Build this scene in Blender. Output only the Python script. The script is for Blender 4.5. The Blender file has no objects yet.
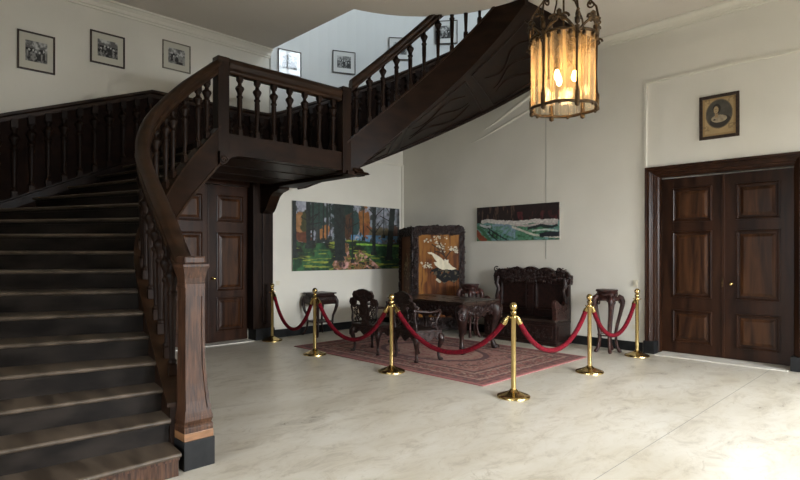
import bpy, bmesh, math, random
import numpy as np
from math import sin, cos, pi, radians, sqrt
from mathutils import Vector, Matrix

random.seed(7)
SC = bpy.context.scene
COL = SC.collection

# ------------------------------------------------------------------ materials
def new_mat(name):
    m = bpy.data.materials.new(name); m.use_nodes = True
    nt = m.node_tree; b = nt.nodes['Principled BSDF']
    return m, nt, b

def noise_mat(name, c1, c2, scale=(6, 6, 6), rough=(.5, .6), bump=0.0, metallic=0.0, detail=5, nscale=1.0, ramp=(.35, .65), spec=.5, distort=0.0, bscale=None):
    m, nt, b = new_mat(name)
    tc = nt.nodes.new('ShaderNodeTexCoord'); mp = nt.nodes.new('ShaderNodeMapping')
    mp.inputs['Scale'].default_value = scale
    nt.links.new(tc.outputs['Object'], mp.inputs['Vector'])
    n = nt.nodes.new('ShaderNodeTexNoise'); n.inputs['Scale'].default_value = nscale; n.inputs['Detail'].default_value = detail
    n.inputs['Distortion'].default_value = distort
    nt.links.new(mp.outputs[0], n.inputs['Vector'])
    r = nt.nodes.new('ShaderNodeValToRGB')
    r.color_ramp.elements[0].position = ramp[0]; r.color_ramp.elements[0].color = (*c1, 1)
    r.color_ramp.elements[1].position = ramp[1]; r.color_ramp.elements[1].color = (*c2, 1)
    nt.links.new(n.outputs['Fac'], r.inputs['Fac']); nt.links.new(r.outputs[0], b.inputs['Base Color'])
    mr = nt.nodes.new('ShaderNodeMapRange'); mr.inputs['To Min'].default_value = rough[0]; mr.inputs['To Max'].default_value = rough[1]
    nt.links.new(n.outputs['Fac'], mr.inputs['Value']); nt.links.new(mr.outputs[0], b.inputs['Roughness'])
    b.inputs['Metallic'].default_value = metallic
    b.inputs['Specular IOR Level'].default_value = spec
    if bump:
        bp = nt.nodes.new('ShaderNodeBump'); bp.inputs['Strength'].default_value = bump; bp.inputs['Distance'].default_value = .01
        src = n
        if bscale:
            n2 = nt.nodes.new('ShaderNodeTexNoise'); n2.inputs['Scale'].default_value = bscale; n2.inputs['Detail'].default_value = 4
            nt.links.new(tc.outputs['Object'], n2.inputs['Vector']); src = n2
        nt.links.new(src.outputs['Fac'], bp.inputs['Height']); nt.links.new(bp.outputs[0], b.inputs['Normal'])
    return m

M = {}
M['wall_unseen'] = noise_mat('bounce_cutting_dark_paint', (.10, .085, .065), (.13, .11, .085), (1, 1, 1), (.7, .85))  # invented dark colour for the off-camera walls, cuts bounced fill and raises contrast
M['wall'] = noise_mat('plaster_cream', (.65, .622, .545), (.69, .662, .585), (1, 1, 1), (.75, .9), .08, nscale=1.2, bscale=40)
M['stairwell'] = noise_mat('plaster_white', (.66, .675, .665), (.70, .71, .70), (1, 1, 1), (.7, .85), .08, nscale=1.0, bscale=40)
M['ceiling'] = noise_mat('ceiling_plaster', (.60, .55, .485), (.64, .59, .52), (1, 1, 1), (.85, .95), .04, nscale=.8, bscale=30)
M['trim'] = noise_mat('white_trim', (.67, .64, .55), (.71, .68, .59), (1, 1, 1), (.6, .8))
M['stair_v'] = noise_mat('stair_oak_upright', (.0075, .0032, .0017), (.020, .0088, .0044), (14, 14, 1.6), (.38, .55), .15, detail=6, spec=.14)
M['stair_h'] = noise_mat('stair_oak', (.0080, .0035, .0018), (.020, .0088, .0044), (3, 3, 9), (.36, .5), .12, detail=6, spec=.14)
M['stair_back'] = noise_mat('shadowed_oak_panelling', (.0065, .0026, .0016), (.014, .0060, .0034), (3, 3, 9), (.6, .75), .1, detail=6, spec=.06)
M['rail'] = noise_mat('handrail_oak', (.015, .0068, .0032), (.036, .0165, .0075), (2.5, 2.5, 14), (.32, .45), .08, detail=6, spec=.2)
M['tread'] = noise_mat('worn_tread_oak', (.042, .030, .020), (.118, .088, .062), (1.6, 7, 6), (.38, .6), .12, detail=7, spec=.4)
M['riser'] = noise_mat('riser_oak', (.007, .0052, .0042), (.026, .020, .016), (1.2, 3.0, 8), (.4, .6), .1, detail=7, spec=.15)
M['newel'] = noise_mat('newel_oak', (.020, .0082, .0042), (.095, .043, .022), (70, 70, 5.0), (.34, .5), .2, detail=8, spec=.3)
M['newel_base'] = noise_mat('newel_light_oak', (.16, .075, .03), (.27, .13, .055), (6, 6, 30), (.35, .5), .1, detail=6)
M['black'] = noise_mat('black_slate', (.005, .0055, .006), (.014, .0145, .015), (8, 8, 8), (.4, .6), .05, spec=.25)
M['door'] = noise_mat('mahogany_door', (.013, .0046, .0022), (.040, .0145, .0058), (7, 7, .9), (.28, .4), .05, detail=7, spec=.2, distort=.6)
M['door_panel'] = noise_mat('mahogany_panel', (.018, .0064, .0030), (.070, .027, .0095), (9, 9, 1.0), (.26, .36), .05, detail=7, spec=.24, distort=.8)
M['carved'] = noise_mat('carved_rosewood', (.0065, .0026, .0020), (.028, .0105, .0078), (20, 20, 20), (.30, .45), .5, detail=5, spec=.36, bscale=60)
M['carved_red'] = noise_mat('carved_red_rosewood', (.018, .0062, .005), (.058, .021, .016), (20, 20, 20), (.30, .45), .5, detail=5, spec=.35, bscale=60)
M['table_top'] = noise_mat('polished_rosewood', (.018, .010, .007), (.036, .022, .016), (3, 9, 9), (.24, .32), .03, detail=6)
M['brass'] = noise_mat('polished_brass', (.52, .38, .15), (.66, .50, .22), (5, 5, 5), (.16, .26), 0, metallic=1.0)
M['bronze'] = noise_mat('aged_bronze', (.025, .015, .008), (.095, .055, .022), (30, 30, 30), (.35, .55), .2, metallic=.8)
M['rope'] = noise_mat('red_velvet', (.075, .0008, .005), (.17, .002, .011), (40, 40, 40), (.8, .95), .3, nscale=1.0, spec=.2)
M['stone'] = noise_mat('threshold_stone', (.60, .57, .50), (.72, .69, .62), (5, 5, 5), (.3, .45))
M['cable'] = noise_mat('grey_cable', (.30, .29, .25), (.34, .33, .29), (5, 5, 5), (.6, .7))
M['plate'] = noise_mat('ivory_plastic', (.62, .57, .44), (.66, .61, .48), (5, 5, 5), (.35, .45))
M['frame_dark'] = noise_mat('dark_picture_frame', (.018, .010, .006), (.045, .024, .014), (30, 30, 30), (.3, .4), .1)
M['frame_grey'] = noise_mat('pewter_picture_frame', (.10, .09, .065), (.20, .18, .13), (30, 30, 30), (.3, .4))
M['canvas_edge'] = noise_mat('canvas_edge', (.30, .28, .24), (.36, .34, .30), (30, 30, 30), (.8, .9))
M['window_frame'] = noise_mat('painted_window_wood', (.72, .70, .64), (.77, .75, .70), (8, 8, 8), (.4, .5))

def attr_mat(name, rough=.6, coat=0.0, bump=0.0, bscale=60, spec=.4):
    m, nt, b = new_mat(name)
    a = nt.nodes.new('ShaderNodeAttribute'); a.attribute_name = 'paint'
    nt.links.new(a.outputs['Color'], b.inputs['Base Color']); b.inputs['Roughness'].default_value = rough
    b.inputs['Coat Weight'].default_value = coat; b.inputs['Coat Roughness'].default_value = .03
    b.inputs['Specular IOR Level'].default_value = spec
    if bump:
        tc = nt.nodes.new('ShaderNodeTexCoord'); n = nt.nodes.new('ShaderNodeTexNoise'); n.inputs['Scale'].default_value = bscale
        nt.links.new(tc.outputs['Object'], n.inputs['Vector'])
        bp = nt.nodes.new('ShaderNodeBump'); bp.inputs['Strength'].default_value = bump; bp.inputs['Distance'].default_value = .005
        nt.links.new(n.outputs['Fac'], bp.inputs['Height']); nt.links.new(bp.outputs[0], b.inputs['Normal'])
    return m
M['oil'] = attr_mat('oil_paint_surface', .45, 0, .3, 80)
M['print'] = attr_mat('print_behind_glass', .6, .8)
M['lacquer'] = attr_mat('inlaid_lacquer_panel', .5, 0, .1, 50, .2)
M['carpet'] = attr_mat('woven_wool_rug', .95, 0, .6, 150, .1)

def mat_floor():
    m, nt, b = new_mat('polished_marble_floor'); N = nt.nodes; L = nt.links
    tc = N.new('ShaderNodeTexCoord')
    def noise(scale, detail, dist=0, vec=None, rough=.55):
        n = N.new('ShaderNodeTexNoise'); n.inputs['Scale'].default_value = scale; n.inputs['Detail'].default_value = detail
        n.inputs['Distortion'].default_value = dist; n.inputs['Roughness'].default_value = rough
        L.new(vec if vec else tc.outputs['Object'], n.inputs['Vector']); return n
    mp = N.new('ShaderNodeMapping'); mp.inputs['Scale'].default_value = (1.0, .5, 1); mp.inputs['Rotation'].default_value = (0, 0, .5)
    L.new(tc.outputs['Object'], mp.inputs[0])
    n1 = noise(1.1, 8, .4, mp.outputs[0]); n2 = noise(4.5, 10, .9, mp.outputs[0], .75); n3 = noise(9, 6, .5, mp.outputs[0], .7)
    r1 = N.new('ShaderNodeValToRGB'); e = r1.color_ramp.elements
    e[0].position = .3; e[0].color = (.52, .475, .385, 1); e[1].position = .7; e[1].color = (.68, .65, .58, 1)
    L.new(n1.outputs['Fac'], r1.inputs[0])
    r2 = N.new('ShaderNodeValToRGB'); e = r2.color_ramp.elements
    e[0].position = .38; e[0].color = (.42, .36, .27, 1); e[1].position = .56; e[1].color = (1, 1, 1, 1)
    k = r2.color_ramp.elements.new(.47); k.color = (.86, .82, .75, 1)
    L.new(n2.outputs['Fac'], r2.inputs[0])
    mx = N.new('ShaderNodeMix'); mx.data_type = 'RGBA'; mx.blend_type = 'MULTIPLY'; mx.inputs['Factor'].default_value = .42
    L.new(r1.outputs[0], mx.inputs['A']); L.new(r2.outputs[0], mx.inputs['B'])
    # thin veins
    v = noise(1.7, 5, 2.2, mp.outputs[0], .6)
    mth = N.new('ShaderNodeMath'); mth.operation = 'SUBTRACT'; mth.inputs[1].default_value = .5; L.new(v.outputs['Fac'], mth.inputs[0])
    ab = N.new('ShaderNodeMath'); ab.operation = 'ABSOLUTE'; L.new(mth.outputs[0], ab.inputs[0])
    vr = N.new('ShaderNodeMapRange'); vr.inputs['From Max'].default_value = .016; vr.inputs['To Min'].default_value = .45; vr.inputs['To Max'].default_value = 0
    L.new(ab.outputs[0], vr.inputs[0])
    gate = N.new('ShaderNodeMapRange'); gate.inputs['From Min'].default_value = .45; gate.inputs['From Max'].default_value = .65; L.new(n3.outputs['Fac'], gate.inputs[0])
    vm = N.new('ShaderNodeMath'); vm.operation = 'MULTIPLY'; L.new(vr.outputs[0], vm.inputs[0]); L.new(gate.outputs[0], vm.inputs[1])
    mx2 = N.new('ShaderNodeMix'); mx2.data_type = 'RGBA'; mx2.inputs['B'].default_value = (.28, .22, .14, 1)
    L.new(vm.outputs[0], mx2.inputs['Factor']); L.new(mx.outputs['Result'], mx2.inputs['A'])
    L.new(mx2.outputs['Result'], b.inputs['Base Color'])
    rr = N.new('ShaderNodeMapRange'); rr.inputs['To Min'].default_value = .20; rr.inputs['To Max'].default_value = .42
    L.new(n2.outputs['Fac'], rr.inputs[0]); L.new(rr.outputs[0], b.inputs['Roughness'])
    b.inputs['Specular IOR Level'].default_value = .5
    return m
M['floor'] = mat_floor()

def mat_window_glass():
    m = bpy.data.materials.new('window_pane_glass'); m.use_nodes = True; nt = m.node_tree; nt.nodes.clear()
    o = nt.nodes.new('ShaderNodeOutputMaterial'); t = nt.nodes.new('ShaderNodeBsdfTransparent'); g = nt.nodes.new('ShaderNodeBsdfGlossy')
    g.inputs['Roughness'].default_value = .02; mx = nt.nodes.new('ShaderNodeMixShader'); mx.inputs[0].default_value = .06
    nt.links.new(t.outputs[0], mx.inputs[1]); nt.links.new(g.outputs[0], mx.inputs[2]); nt.links.new(mx.outputs[0], o.inputs[0]); return m
M['pane'] = mat_window_glass()

def mat_lantern_glass():
    m = bpy.data.materials.new('rippled_lantern_glass'); m.use_nodes = True; nt = m.node_tree; nt.nodes.clear(); N = nt.nodes; L = nt.links
    o = N.new('ShaderNodeOutputMaterial'); t = N.new('ShaderNodeBsdfTransparent'); t.inputs[0].default_value = (1, .93, .80, 1)
    g = N.new('ShaderNodeBsdfGlossy'); g.inputs['Roughness'].default_value = .12
    tr = N.new('ShaderNodeBsdfTranslucent'); tr.inputs[0].default_value = (1, .72, .42, 1)
    tc = N.new('ShaderNodeTexCoord'); mp = N.new('ShaderNodeMapping'); mp.inputs['Scale'].default_value = (30, 30, 1.2)
    L.new(tc.outputs['Object'], mp.inputs[0]); n = N.new('ShaderNodeTexNoise'); n.inputs['Scale'].default_value = 1; n.inputs['Detail'].default_value = 3
    L.new(mp.outputs[0], n.inputs['Vector'])
    bp = N.new('ShaderNodeBump'); bp.inputs['Strength'].default_value = .8; bp.inputs['Distance'].default_value = .01
    L.new(n.outputs['Fac'], bp.inputs['Height'])
    for q in (g, tr): L.new(bp.outputs[0], q.inputs['Normal'])
    mr = N.new('ShaderNodeMapRange'); mr.inputs['From Min'].default_value = .35; mr.inputs['From Max'].default_value = .65
    mr.inputs['To Min'].default_value = .04; mr.inputs['To Max'].default_value = .42; L.new(n.outputs['Fac'], mr.inputs[0])
    a = N.new('ShaderNodeMixShader'); L.new(mr.outputs[0], a.inputs[0]); L.new(t.outputs[0], a.inputs[1]); L.new(tr.outputs[0], a.inputs[2])
    b2 = N.new('ShaderNodeMixShader'); b2.inputs[0].default_value = .12; L.new(a.outputs[0], b2.inputs[1]); L.new(g.outputs[0], b2.inputs[2])
    L.new(b2.outputs[0], o.inputs[0]); return m
M['lantern_glass'] = mat_lantern_glass()
def emis(name, col, s):
    m, nt, b = new_mat(name); b.inputs['Emission Color'].default_value = (*col, 1); b.inputs['Emission Strength'].default_value = s; return m
M['bulb'] = emis('lit_bulb', (1, .66, .28), 60)

# ------------------------------------------------------------------ mesh helpers
class MB:
    def __init__(s): s.v = []; s.f = []; s.sm = []
    def add(s, vs, fs, smooth=False):
        o = len(s.v); s.v += [tuple(p) for p in vs]; s.f += [tuple(i + o for i in f) for f in fs]; s.sm += [smooth] * len(fs)
    def box(s, x0, x1, y0, y1, z0, z1, b=0.0):
        if x0 > x1: x0, x1 = x1, x0
        if y0 > y1: y0, y1 = y1, y0
        if z0 > z1: z0, z1 = z1, z0
        if b <= 0:
            vs = [(x, y, z) for x in (x0, x1) for y in (y0, y1) for z in (z0, z1)]
            s.add(vs, [(0, 1, 3, 2), (4, 6, 7, 5), (0, 4, 5, 1), (2, 3, 7, 6), (0, 2, 6, 4), (1, 5, 7, 3)])
        else:
            b = min(b, (x1 - x0) * .45, (y1 - y0) * .45, (z1 - z0) * .45)
            bm = bmesh.new(); bmesh.ops.create_cube(bm, size=1)
            bmesh.ops.transform(bm, matrix=Matrix.Translation(((x0 + x1) / 2, (y0 + y1) / 2, (z0 + z1) / 2)) @ Matrix.Diagonal((x1 - x0, y1 - y0, z1 - z0, 1)), verts=bm.verts)
            bmesh.ops.bevel(bm, geom=bm.edges[:], offset=b, segments=2, affect='EDGES', profile=.6)
            s.addbm(bm)
    def addbm(s, bm, smooth=False):
        bm.verts.index_update(); s.add([v.co.copy() for v in bm.verts], [[v.index for v in f.verts] for f in bm.faces], smooth); bm.free()
    def tube(s, pts, r, n=8, closed=False, flat=1.0):
        pts = [Vector(p) for p in pts]; m = len(pts); rs = r if isinstance(r, (list, tuple)) else [r] * m
        vs = []; prev = None
        for i, p in enumerate(pts):
            if closed: t = pts[(i + 1) % m] - pts[i - 1]
            else: t = pts[min(i + 1, m - 1)] - pts[max(i - 1, 0)]
            if t.length < 1e-9: t = Vector((0, 0, 1))
            t.normalize()
            if prev is None:
                a = Vector((0, 0, 1)) if abs(t.z) < .9 else Vector((1, 0, 0)); u = t.cross(a).normalized()
            else:
                u = prev - t * prev.dot(t); u = u.normalized() if u.length > 1e-6 else t.orthogonal().normalized()
            prev = u; w = t.cross(u)
            for k in range(n):
                a = 2 * pi * k / n; vs.append(p + (u * cos(a) + w * sin(a) * flat) * rs[i])
        fs = []
        for i in range(m if closed else m - 1):
            j = (i + 1) % m
            for k in range(n): fs.append((i * n + k, i * n + (k + 1) % n, j * n + (k + 1) % n, j * n + k))
        s.add(vs, fs, True)
        if not closed:
            s.add(vs[:n], [tuple(range(n))[::-1]]); s.add(vs[-n:], [tuple(range(n))])
    def lathe(s, prof, c=(0, 0, 0), n=16, smooth=True):
        vs = []
        for r, z in prof:
            for k in range(n):
                a = 2 * pi * k / n; vs.append((c[0] + r * cos(a), c[1] + r * sin(a), c[2] + z))
        fs = [(i * n + k, i * n + (k + 1) % n, (i + 1) * n + (k + 1) % n, (i + 1) * n + k) for i in range(len(prof) - 1) for k in range(n)]
        s.add(vs, fs, smooth)
        s.add(vs[:n], [tuple(range(n))[::-1]]); s.add(vs[-n:], [tuple(range(n))])
    def prism(s, poly, fn, d0, d1):
        """poly: 2D list, fn(a,b,d)->3D"""
        n = len(poly); vs = [fn(a, b, d0) for a, b in poly] + [fn(a, b, d1) for a, b in poly]
        fs = [tuple(range(n))[::-1], tuple(range(n, 2 * n))] + [(i, (i + 1) % n, n + (i + 1) % n, n + i) for i in range(n)]
        s.add(vs, fs)
    def sweep(s, path, prof, smooth=False, up=None, caps=True):
        """profile (lateral to the right of travel, up) swept with world Z kept up"""
        path = [Vector(p) for p in path]; m = len(path); n = len(prof); vs = []
        for i, p in enumerate(path):
            a = path[i] - path[i - 1] if i > 0 else path[1] - path[0]
            b = path[i + 1] - path[i] if i < m - 1 else a
            a = Vector((a.x, a.y)).normalized(); b = Vector((b.x, b.y)).normalized()
            t = (a + b).normalized(); k = 1 / max(.35, t.dot(a)); sd = Vector((t.y, -t.x, 0)) * k
            for q, r in prof: vs.append(p + sd * q + Vector((0, 0, r)))
        fs = [(i * n + k, i * n + (k + 1) % n, (i + 1) * n + (k + 1) % n, (i + 1) * n + k) for i in range(m - 1) for k in range(n)]
        s.add(vs, fs, smooth)
        if caps: s.add(vs[:n], [tuple(range(n))[::-1]]); s.add(vs[-n:], [tuple(range(n))])
    def strip(s, xy, zt, zb, t0, t1):
        """upright band following a plan path, top and bottom heights per point, lateral from t0 to t1"""
        m = len(xy); vs = []
        for i, p in enumerate(xy):
            a = Vector(xy[min(i + 1, m - 1)]) - Vector(xy[max(i - 1, 0)]); a.normalize(); sd = Vector((a.y, -a.x))
            for t, z in ((t0, zb[i]), (t1, zb[i]), (t1, zt[i]), (t0, zt[i])): vs.append((p[0] + sd.x * t, p[1] + sd.y * t, z))
        fs = [(i * 4 + k, i * 4 + (k + 1) % 4, i * 4 + 4 + (k + 1) % 4, i * 4 + 4 + k) for i in range(m - 1) for k in range(4)]
        s.add(vs, fs); s.add(vs[:4], [(3, 2, 1, 0)]); s.add(vs[-4:], [(0, 1, 2, 3)])
    def blob(s, c, r, sc=(1, 1, 1), rot=None):
        bm = bmesh.new(); bmesh.ops.create_icosphere(bm, subdivisions=1, radius=r)
        mt = Matrix.Translation(c) @ (rot if rot else Matrix.Identity(4)) @ Matrix.Diagonal((*sc, 1)); bmesh.ops.transform(bm, matrix=mt, verts=bm.verts)
        s.addbm(bm, True)
    def curl(s, o, U, V, N, r, turns=1.3, a0=0, th=.006, depth=0.0):
        """spiral scroll in plane U,V"""
        o, U, V, N = map(Vector, (o, U, V, N)); k = int(12 * turns); pts = []; rs = []
        for i in range(k + 1):
            q = i / k; a = a0 + 2 * pi * turns * q; rr = r * (1 - .8 * q); pts.append(o + U * (cos(a) * rr) + V * (sin(a) * rr) + N * depth); rs.append(th * (1 - .4 * q))
        s.tube(pts, rs, 5)
    def carve(s, fn, n, size, seed=1, inside=None):
        """scatter carved leaves and scrolls: fn(a,b)->(pos, U, V, N), a,b in 0..1"""
        rd = random.Random(seed)
        for i in range(n):
            a, b = rd.random(), rd.random()
            if inside and not inside(a, b): continue
            o, U, V, N = fn(a, b)
            o = Vector(o); U = Vector(U); V = Vector(V); N = Vector(N)
            z = size * rd.uniform(.6, 1.2)
            if rd.random() < .45: s.curl(o, U, V, N, z * 1.1, 1.2, rd.uniform(0, 6), z * .25, z * .2)
            else:
                an = rd.uniform(0, pi); X = U * cos(an) + V * sin(an); Y = N.cross(X)
                R = Matrix((X, Y, N)).transposed().to_4x4(); s.blob(o, z, (1.3, .5, .5), R)
    def build(s, name, mat, parent=None, loc=None):
        me = bpy.data.meshes.new(name); me.from_pydata(s.v, [], s.f); me.update()
        bm = bmesh.new(); bm.from_mesh(me); bmesh.ops.recalc_face_normals(bm, faces=bm.faces[:]); bm.to_mesh(me); bm.free()
        me.polygons.foreach_set('use_smooth', s.sm)
        me.materials.append(mat); o = bpy.data.objects.new(name, me); COL.objects.link(o)
        if parent: o.parent = parent
        if loc: o.location = loc
        return o

def thing(name, label, cat, loc=(0, 0, 0), rz=0, group=None):
    o = bpy.data.objects.new(name, None); COL.objects.link(o); o.location = loc; o.rotation_euler = (0, 0, rz); o.empty_display_size = .1
    o['label'] = label; o['category'] = cat
    if group: o['group'] = group
    return o
def tag(o, label, cat, group=None):
    o['label'] = label; o['category'] = cat
    if group: o['group'] = group
    return o
def structure(o, label=None, cat=None):
    o['kind'] = 'structure'
    if label: o['label'] = label
    if cat: o['category'] = cat
    return o
def sroot(name, label, cat, loc=(0, 0, 0)):
    o = bpy.data.objects.new(name, None); COL.objects.link(o); o.location = loc; return structure(o, label, cat)
def copy_tree(o, parent=None):
    c = o.copy(); COL.objects.link(c); c.parent = parent
    for ch in list(o.children): copy_tree(ch, c)
    return c

# ------------------------------------------------------------------ vertex painting
def vnoise(x, y, seed=0):
    rs = np.random.RandomState(seed); T = rs.rand(64, 64)
    xi = np.floor(x).astype(int); yi = np.floor(y).astype(int); fx = x - xi; fy = y - yi
    fx = fx * fx * (3 - 2 * fx); fy = fy * fy * (3 - 2 * fy)
    a = T[xi % 64, yi % 64]; b = T[(xi + 1) % 64, yi % 64]; c = T[xi % 64, (yi + 1) % 64]; d = T[(xi + 1) % 64, (yi + 1) % 64]
    return (a * (1 - fx) + b * fx) * (1 - fy) + (c * (1 - fx) + d * fx) * fy
def fbm(x, y, seed=0, o=4):
    s = 0; a = .5; t = 0
    for i in range(o): s = s + a * vnoise(x * 2 ** i, y * 2 ** i, seed + i); t += a; a *= .5
    return s / t
def lerp(A, B, k): return A + (np.array(B) - A) * np.clip(k, 0, 1)[..., None]
def inpoly(u, v, P):
    r = np.zeros(u.shape, bool); n = len(P)
    for i in range(n):
        x0, y0 = P[i]; x1, y1 = P[(i + 1) % n]
        if y0 == y1: continue
        c = ((y0 > v) != (y1 > v)) & (u < (x1 - x0) * (v - y0) / (y1 - y0) + x0); r ^= c
    return r
def seg(u, v, x0, y0, x1, y1, asp=1.0):
    dx, dy = (x1 - x0) * asp, y1 - y0; px, py = (u - x0) * asp, v - y0
    t = np.clip((px * dx + py * dy) / (dx * dx + dy * dy + 1e-9), 0, 1); return np.hypot(px - t * dx, py - t * dy)
def canvas(name, w, h, nx, ny, fn, mat, parent=None, frame=None, bumpfn=None):
    """flat grid (width along local X, height along local Z); fn(u,v) with v measured down from the top"""
    U, V = np.meshgrid(np.linspace(0, 1, nx + 1), np.linspace(0, 1, ny + 1))
    col = np.clip(fn(U, V), 0, 1).reshape(-1, 3)
    X = (U.ravel() - .5) * w; Z = (.5 - V.ravel()) * h
    co = np.stack([X, np.zeros_like(X), Z], 1)
    idx = np.arange((nx + 1) * (ny + 1)).reshape(ny + 1, nx + 1)
    q = np.stack([idx[1:, :-1], idx[1:, 1:], idx[:-1, 1:], idx[:-1, :-1]], -1).reshape(-1, 4)
    me = bpy.data.meshes.new(name); me.from_pydata(co.tolist(), [], q.tolist()); me.update()
    at = me.color_attributes.new('paint', 'FLOAT_COLOR', 'POINT')
    at.data.foreach_set('color', np.concatenate([col, np.ones((len(col), 1))], 1).ravel().astype(np.float32))
    me.materials.append(mat); o = bpy.data.objects.new(name, me); COL.objects.link(o)
    if parent: o.parent = parent
    return o

# ================================================================== SETTING
CEIL = 5.10; XL = -8.80; YB = 8.80; XS = -8.42
CX, CY = -4.2, 4.6; RI = 2.02; RX, RY = 4.22, 4.2       # centre of the winding upper flight
XR = 3.4; YF = -3.4

mb = MB(); mb.box(-9.3, XR + .2, YF - .2, 9.4, -.15, 0); structure(mb.build('floor', M['floor']), 'polished cream marble floor of the hall', 'floor')
# slab joints of the marble: thin sunk-looking dark lines
mb = MB()
mb.box(-1.745, -1.739, YF, 8.75, 0, .0006)
structure(mb.build('floor_joint', M['cable']), 'long straight joint between the marble floor slabs', 'floor joint')

def wallbox(name, boxes, mat=M['wall'], label=None):
    mb = MB()
    for b in boxes: mb.box(*b)
    return structure(mb.build(name, mat), label, 'wall')
wallbox('wall_left', [(-9.3, XL, 5.42, 9.2, 0, 2.9), (-9.3, XL, 5.24, 9.2, 2.9, CEIL),
                      (-9.4, -9.04, 2.8, 5.42, 0, 2.98), (-9.4, XS, -.9, 2.8, 0, CEIL), (-9.4, XS, 2.8, 5.13, 2.98, CEIL)],
        label='left plaster wall with the forest painting and the framed photographs')
wallbox('wall_back', [(-9.3, -3.41, YB, 9.3, 0, CEIL), (-1.39, XR, YB, 9.3, 0, CEIL), (-3.41, -1.39, YB, 9.3, 2.88, CEIL), (-3.41, -1.39, 9.14, 9.3, 0, 2.88)],
        label='cream back wall with the double door')
wallbox('wall_stair', [(XS - .1, -3.9, -.95, -.75, 0, CEIL)], label='wall along the outer side of the lower flight')
wallbox('wall_stair_end', [(-4.1, -3.9, YF, -.75, 0, CEIL)], label='wall beside the foot of the stair')
def wall_with_windows(name, axis, pos, a0, a1, wins, z0, z1, top=CEIL):
    bx = []; c = a0
    t0, t1 = (pos, pos + .3) if pos > 0 else (pos - .3, pos)
    def put(b0, b1, zz0, zz1):
        bx.append((t0, t1, b0, b1, zz0, zz1) if axis == 'x' else (b0, b1, t0, t1, zz0, zz1))
    for w0, w1 in wins:
        put(c, w0, 0, top); put(w0, w1, 0, z0); put(w0, w1, z1, top); c = w1
    put(c, a1, 0, top)
    return wallbox(name, bx, M['wall_unseen'], 'unseen wall with tall windows, darkened to cut bounce light')
WR = [(1.2, 2.8), (3.7, 5.3), (6.1, 7.7)]
wall_with_windows('wall_right', 'x', XR, YF - .3, 9.3, WR, .45, 3.1)
WF = [(-2.9, -1.5), (-.2, 1.4)]
wall_with_windows('wall_front', 'y', YF, -4.1, XR, WF, .45, 3.1)
def window(n, axis, pos, w0, w1, z0, z1, label, bars=(2, 4)):
    r = sroot('window_%d' % n, label, 'window')
    f = MB(); g = MB(); th = .05
    def bx(mbx, a0, a1, zz0, zz1, d=.03):
        p = pos + (.12 if pos > 0 else -.12)
        if axis == 'x': mbx.box(p - d, p + d, a0, a1, zz0, zz1)
        else: mbx.box(a0, a1, p - d, p + d, zz0, zz1)
    bx(f, w0, w0 + .07, z0, z1, .05); bx(f, w1 - .07, w1, z0, z1, .05); bx(f, w0, w1, z0, z0 + .07, .05); bx(f, w0, w1, z1 - .07, z1, .05)
    for i in range(1, bars[0]): a = w0 + (w1 - w0) * i / bars[0]; bx(f, a - .025, a + .025, z0, z1)
    for i in range(1, bars[1]): a = z0 + (z1 - z0) * i / bars[1]; bx(f, w0, w1, a - .02, a + .02)
    bx(g, w0, w1, z0, z1, .004)
    f.build('window_frame', M['window_frame'], r); g.build('pane', M['pane'], r)
for i, (a, b) in enumerate(WR): window(i + 1, 'x', XR, a, b, .45, 3.1, 'tall window in the right wall of the hall')
for i, (a, b) in enumerate(WF): window(i + 4, 'y', YF, a, b, .45, 3.1, 'tall window behind the viewpoint')

# ceiling with the curved stairwell opening
def arc(al, rx=RI, ry=None): ry = ry if ry else rx; return (CX - rx * cos(radians(al)), CY + ry * sin(radians(al)))
def slab(poly, z0, z1, name, mat, label=None):
    mb = MB(); mb.prism(poly, lambda a, b, d: (a, b, d), z0, z1); o = mb.build(name, mat)
    return structure(o, label, 'ceiling')
arcp = [arc(a) for a in np.linspace(88, 15.5, 22)]
mb = MB()
mb.prism([(-9.3, YF - .3), (-4.28, YF - .3), (-4.28, 6.62)] + arcp + [(-9.3, arcp[-1][1])], lambda a, b, d: (a, b, d), CEIL, 5.3)
mb.prism([(-4.28, YF - .3), (XR + .3, YF - .3), (XR + .3, 9.3), (-4.28, 9.3)], lambda a, b, d: (a, b, d), CEIL, 5.3)
structure(mb.build('ceiling', M['ceiling']), 'flat plaster ceiling with a curved stairwell opening', 'ceiling')
# infill over the dead corner behind the curved wall
mb = MB(); out = [arc(a, RX + .05, RY + .05) for a in np.linspace(4, 89, 20)]
mb.prism(out + [(-4.3, 9.2), (-9.2, 9.2), (-9.2, out[0][1])], lambda a, b, d: (a, b, d), CEIL, 5.3)
structure(mb.build('ceiling_corner', M['ceiling']), 'ceiling over the corner outside the curved stair wall', 'ceiling')

# curved stairwell wall, springing from the soffit
def sz(al): return 2.905 + .0305 * (al - 21)            # underside height of the upper flight
AL = list(np.linspace(0, 90, 37))
AL = list(np.linspace(7.3, 90, 35))
xy = [arc(a, RX, RY) for a in AL] + [(-4.0, YB)]
zb = [max(2.80, sz(a)) + .02 for a in AL] + [5.12]
mb = MB(); mb.strip(xy, [9.0] * len(xy), zb, -.12, 0)
structure(mb.build('wall_stairwell', M['stairwell']), 'curved white wall of the stairwell behind the upper flight', 'wall')
wallbox('wall_upper', [(-9.4, XS, 2.8, 5.13, 5.3, 9.0), (-9.4, .3, 2.6, 2.8, 5.3, 9.0), (-4.1, .3, YB, 9.0, 5.3, 9.0),
                       (0, .3, 2.8, 5.7, 5.3, 9), (0, .3, 7.9, YB, 5.3, 9), (0, .3, 5.7, 7.9, 5.3, 6.5), (0, .3, 5.7, 7.9, 8.8, 9)], M['stairwell'], 'white walls of the upper landing')
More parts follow.
